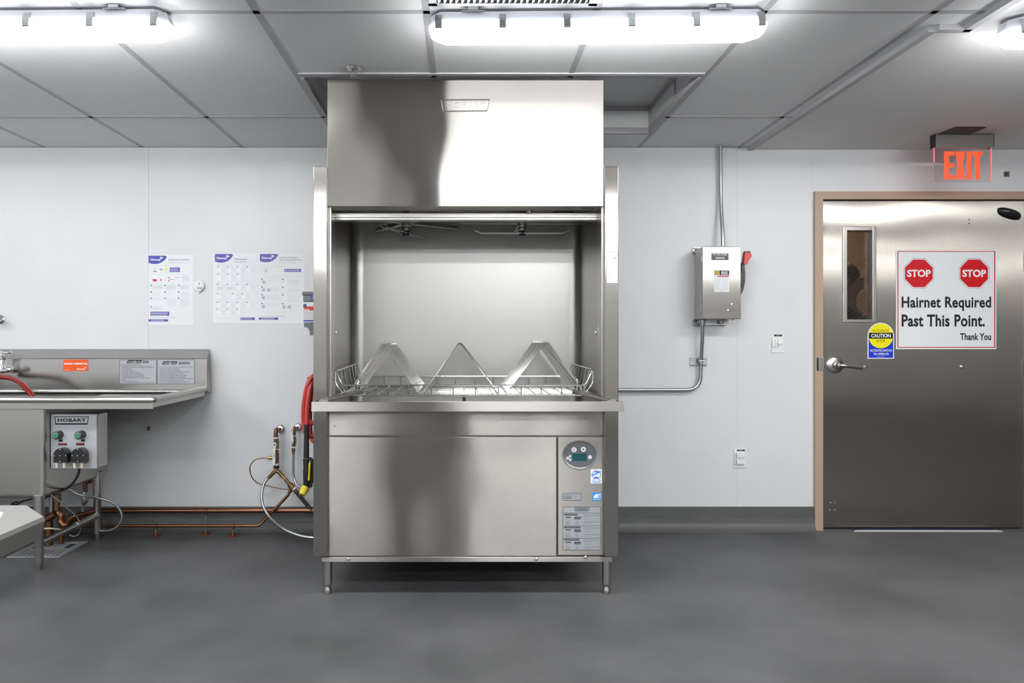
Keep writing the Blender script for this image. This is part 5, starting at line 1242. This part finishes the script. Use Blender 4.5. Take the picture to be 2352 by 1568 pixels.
for v in (594, 706): MB().box((dx0-0.004, yf_+0.012, Z(v+7, yf_)), (dx0, yf_+0.024, Z(v-7, yf_))).build('hinge', 'steel_satin', ds, bevel=0.001)
for v, w_ in ((575, 26), (740, 76)):
    u0 = 1593
    m = MB().box((X(u0, 4.27), 4.262, Z(v+6, 4.27)), (X(u0+w_, 4.27), WY, Z(v+4.5, 4.27))).box((X(u0, 4.27), 4.262, Z(v-4.5, 4.27)), (X(u0+w_, 4.27), WY, Z(v-6, 4.27))).box((X(u0, 4.27), 4.284, Z(v+6, 4.27)), (X(u0+w_, 4.27), WY, Z(v-6, 4.27)))
    m.build('mounting_strut', 'galvanised', ds)
for u, v in ((1607, 572.5), (1606, 740), (1658, 739)):
    MB().lathe([(0.015, 0), (0.015, 0.003), (0.008, 0.004), (0.008, 0.009), (0, 0.010)], P(u, v, 4.262), (0, -1, 0), n=16).build('washer', 'galvanised', ds)
MB().lathe([(0, -0.03), (0.016, -0.03), (0.017, -0.018), (0.020, -0.016), (0.020, 0.0), (0, 0.0)], P(1613, 734, yw-0.04), (0, 0, 1), n=14).build('conduit_connector', 'galvanised', ds)
MB().prism([P(u, v, 4.19) for u, v in ((1680, 733), (1689, 733), (1688, 739), (1684.5, 740.5), (1681, 739))], (0, 0.003, 0)).build('hasp', 'steel_satin', ds)
yc = yf_-0.0008
lb = MB().pbox(1634, 581.5, 1673.5, 597, yc, 0.0008).build('name_plate', 'black_plastic', cv)
MB().text('POTS, PANS, UTENSILS', 1637, 582.8, 1670, 587, yc-0.0004, bold=0.02).text('WASHER-PW20', 1643, 590, 1664.5, 595, yc-0.0004, bold=0.02).build('lettering', 'white_print', lb)
lb = MB().pbox(1634, 598, 1673.5, 610.5, yc, 0.0008).build('chrome_plate', 'wire_steel', cv)
lb = MB().pbox(1640.5, 620.5, 1675, 670, yc, 0.0008).build('instruction_label', 'paper', cv)
m = MB().rect(1641, 620.8, 1651.5, 631, yc-0.0004, 0).rect(1642.3, 622, 1650.3, 629.8, yc-0.0006, 2).rect(1644, 623.5, 1648.7, 628.4, yc-0.0008, 0).rect(1645.2, 624.6, 1647.6, 627.3, yc-0.0010, 2)
m.rect(1652.7, 620.8, 1674.8, 631.5, yc-0.0004, 0); lines(m, 1656, 1673, 622, 630.5, 5, yc-0.0006, 4, 0.5, 0.15)
m.rect(1647.5, 633, 1674.8, 635.5, yc-0.0004, 3)
lines(m, 1642, 1656, 638, 667, 10, yc-0.0004, 1, 0.25, 0.1); lines(m, 1658.5, 1673.5, 638, 667, 10, yc-0.0004, 1, 0.25, 0.1); m.disc(1657.5, 668, yc-0.0004, 0.002, 0, None, 10)
m.build('print', ['black_print', 'grey_print', 'yellow_print', 'red_print', 'white_print'], lb)
MB().text('ON', 1677.5, 579.5, 1687, 584, yc+0.0005, 0, extrude=0.0003, bold=0.01).build('lettering', 'white_plastic', cv)
for u, v in ((1680.5, 698.5), (1671.5, 713)):
    MB().lathe([(0.0065, 0), (0.006, 0.003), (0.003, 0.004), (0, 0.003)], P(u, v, yf_), (0, -1, 0), n=14).build('cover_screw', 'chrome', cv)
MB().tube([P(1673, 713, yf_-0.003), P(1686, 713, yf_-0.003)], 0.002, n=6).build('latch', 'chrome', cv)
yl_ = 4.15
MB().prism([P(u, v, yl_) for u, v in ((1701.5, 604), (1709.5, 604), (1711.8, 625), (1711.5, 645), (1708, 664), (1702, 677), (1701.5, 664), (1704.5, 658), (1701.5, 650))], (0, 0.05, 0)).build('lever_guard', 'dark_lever', ds, bevel=0.002)
hb = MB().prism([P(u, v, yl_-0.012) for u, v in ((1703, 628), (1704.5, 606), (1710.5, 590), (1715.5, 592), (1711, 608), (1709.5, 622))], (0, 0.014, 0)).build('lever', 'black_plastic', ds, bevel=0.002)
MB().prism([P(u, v, yl_-0.025) for u, v in ((1708.5, 606), (1711.5, 579.5), (1724.5, 580), (1727, 588), (1719.5, 598), (1717.5, 606.5))], (0, 0.035, 0)).build('red_grip', 'red_plastic', hb, bevel=0.003)
MB().prism([P(u, v, yl_-0.02) for u, v in ((1712, 576.5), (1722.5, 576.5), (1724.5, 580), (1711.7, 580))], (0, 0.03, 0)).build('grip_cap', 'black_plastic', hb)
# switch and receptacle plates
sp_ = MB().pbox(1772.5, 767, 1800.5, 810, WY-0.006, 0.006).build('light_switch', 'white_plastic', bevel=0.002, label='white wall switch plate with covered toggle and black label strip, near door frame', cat='switch')
MB().rect(1778, 768, 1796.5, 772.3, WY-0.0066).build('label_strip', 'black_print', sp_)
MB().text('EX2-30', 1783, 769.3, 1791.5, 771.2, WY-0.0070).build('lettering', 'white_print', sp_)
MB().pbox(1775, 780, 1781, 797, WY-0.016, 0.010).pbox(1780.5, 779.5, 1785, 796, WY-0.022, 0.016).build('switch_guard', 'white_plastic', sp_, bevel=0.002)
MB().lathe([(0.017, 0), (0.016, 0.010), (0.010, 0.014), (0, 0.015)], P(1791, 787, WY-0.006), (0, -1, 0), n=20).build('toggle_cover', 'white_plastic', sp_)
for v in (775.5, 799): MB().disc(1787, v, WY-0.0064, 0.002).build('screw', 'galvanised', sp_)
op = MB().pbox(1686, 1030.5, 1713.5, 1074, WY-0.008, 0.008).build('wall_receptacle', 'white_plastic', bevel=0.002, label='white receptacle plate with two flip covers, low on the wall near the cove', cat='outlet')
MB().rect(1692.5, 1032, 1711, 1036, WY-0.0086).build('label_strip', 'black_print', op)
MB().text('RB26-20', 1697, 1033.2, 1706, 1035, WY-0.0090).build('lettering', 'white_print', op)
for v in (1046, 1061):
    m = MB().prism([P(u, vv, WY-0.024) for u, vv in ((1692, v-6.5), (1711.5, v-6.5), (1709.5, v+4.5), (1693.5, v+4.5))], (0, 0.016, 0)).pbox(1691, v+4.5, 1711, v+6, WY-0.018, 0.010)
    m.build('flip_cover', 'white_plastic', op, bevel=0.003)
m = MB().pbox(1688.5, 1040, 1690.5, 1067, WY-0.014, 0.006).build('hinge_rail', 'white_plastic', op, bevel=0.001)

# ================================================================ PERSON IN THE HALL (seen through the door window)
pe = thing('person', 'person with dark hair, dark jacket and green apron standing behind the door window', 'person', (2.76, 5.05, 0))
def skin_mesh(name, verts, edges, radii, material, parent, root=0, sub=2):
    me = bpy.data.meshes.new(name); me.from_pydata(verts, edges, []); me.materials.append(MATS[material])
    o = bpy.data.objects.new(name, me); link(o, parent, WO[parent])
    sk_ = o.modifiers.new('skin', 'SKIN'); sk_.use_smooth_shade = True
    for i, r in enumerate(radii):
        me.skin_vertices[0].data[i].radius = (r, r) if not isinstance(r, tuple) else r
        me.skin_vertices[0].data[i].use_root = (i == root)
    sb = o.modifiers.new('sub', 'SUBSURF'); sb.levels = sub; sb.render_levels = sub
    return o
V = [(0,0,.92),(0,0,1.08),(0,0,1.24),(0,0,1.36),(0,-.005,1.44),(0,-.02,1.50),(0,-.03,1.58),(0,-.025,1.64),
     (.10,0,.90),(.11,-.01,.48),(.11,.01,.09),(.11,-.12,.035),(-.10,0,.90),(-.11,-.01,.48),(-.11,.01,.09),(-.11,-.12,.035),
     (.17,0,1.36),(.24,.02,1.10),(.24,-.10,.90),(.235,-.15,.85),(-.17,0,1.36),(-.24,.02,1.10),(-.24,-.10,.90),(-.235,-.15,.85),(0,-.125,1.565)]
E = [(0,1),(1,2),(2,3),(3,4),(4,5),(5,6),(6,7),(0,8),(8,9),(9,10),(10,11),(0,12),(12,13),(13,14),(14,15),(3,16),(16,17),(17,18),(18,19),(3,20),(20,21),(21,22),(22,23),(6,24)]
Rr = [(.15,.11),(.14,.105),(.155,.11),(.12,.09),.055,.06,.085,.075,.085,.058,.042,.038,.085,.058,.042,.038,.062,.045,.034,.036,.062,.045,.034,.036,.014]
k0 = len(V)
for sx in (1, -1):
    for j in range(5):
        w0 = 19 if sx > 0 else 23; bx = V[w0]
        ox = (-0.026+0.0155*j) if j < 4 else -0.032*sx
        base = (bx[0]+(ox if j < 4 else ox), bx[1]-(0.03 if j < 4 else 0.0), bx[2]-0.03)
        ln = (0.055, 0.065, 0.060, 0.045, 0.045)[j]
        V += [base, (base[0]+(0 if j < 4 else -0.02*sx), base[1]-ln*0.5, base[2]-ln*0.5), (base[0]+(0 if j < 4 else -0.022*sx), base[1]-ln*0.55, base[2]-ln)]
        i = len(V)-3; E += [(w0, i), (i, i+1), (i+1, i+2)]; Rr += [.010, .009, .008]
o = skin_mesh('body', V, E, Rr, 'skin', pe)
J = [V[0], V[1], V[2], (0,0,1.37), (.17,0,1.36), (.24,.02,1.10), (.24,-.09,.92), (-.17,0,1.36), (-.24,.02,1.10), (-.24,-.09,.92)]
skin_mesh('jacket', J, [(0,1),(1,2),(2,3),(3,4),(4,5),(5,6),(3,7),(7,8),(8,9)], [(.175,.135),(.165,.13),(.18,.135),(.125,.10),.078,.060,.050,.078,.060,.050], 'jacket_black', pe)
T_ = [(0,0,.92), (.10,0,.90), (.11,-.01,.48), (.11,.01,.10), (-.10,0,.90), (-.11,-.01,.48), (-.11,.01,.10)]
skin_mesh('trousers', T_, [(0,1),(1,2),(2,3),(0,4),(4,5),(5,6)], [(.17,.13),.105,.076,.062,.105,.076,.062], 'jacket_black', pe)
o = WO[pe]
MB().sphere(o+Vector((0, 0.005, 1.615)), 0.105, sc=(0.92, 1.0, 1.12)).sphere(o+Vector((0, 0.045, 1.53)), 0.07, sc=(1, 0.7, 1.2)).build('hair', 'hair_black', pe)
for sx in (1, -1):
    MB().sphere(o+Vector((sx*0.033, -0.108, 1.600)), 0.012).build('eye', 'black_plastic', pe)
    MB().sphere(o+Vector((sx*0.088, -0.03, 1.58)), 0.028, sc=(0.35, 0.7, 1.1)).build('ear', 'skin', pe)
    MB().sphere(o+Vector((sx*0.11, -0.07, 0.045)), 0.06, sc=(0.75, 2.1, 0.72)).build('shoe', 'black_plastic', pe)
MB().sphere(o+Vector((0, -0.112, 1.535)), 0.02, sc=(1.3, 0.35, 0.35)).build('mouth', 'maroon_print', pe)
m = MB(); n = 12; rows = []
for z, hw in ((0.62, 0.20), (0.95, 0.20), (1.08, 0.19), (1.20, 0.15), (1.33, 0.11)):
    rows.append([o+Vector((hw*math.sin(-1.15+2.3*j/n), -(0.150+0.02*(z < 1))*math.cos(-1.15+2.3*j/n)-0.012, z)) for j in range(n+1)])
k = n+1; vv = [p for r in rows for p in r]; off = Vector((0, 0.006, 0)); nv = len(vv)
m.add(vv+[p+off for p in vv], [(i*k+j, i*k+j+1, (i+1)*k+j+1, (i+1)*k+j) for i in range(4) for j in range(n)]+[(nv+i*k+j, nv+(i+1)*k+j, nv+(i+1)*k+j+1, nv+i*k+j+1) for i in range(4) for j in range(n)], 0, True)
m.build('apron', 'apron_green', pe)

pe.rotation_euler.z = 0.9
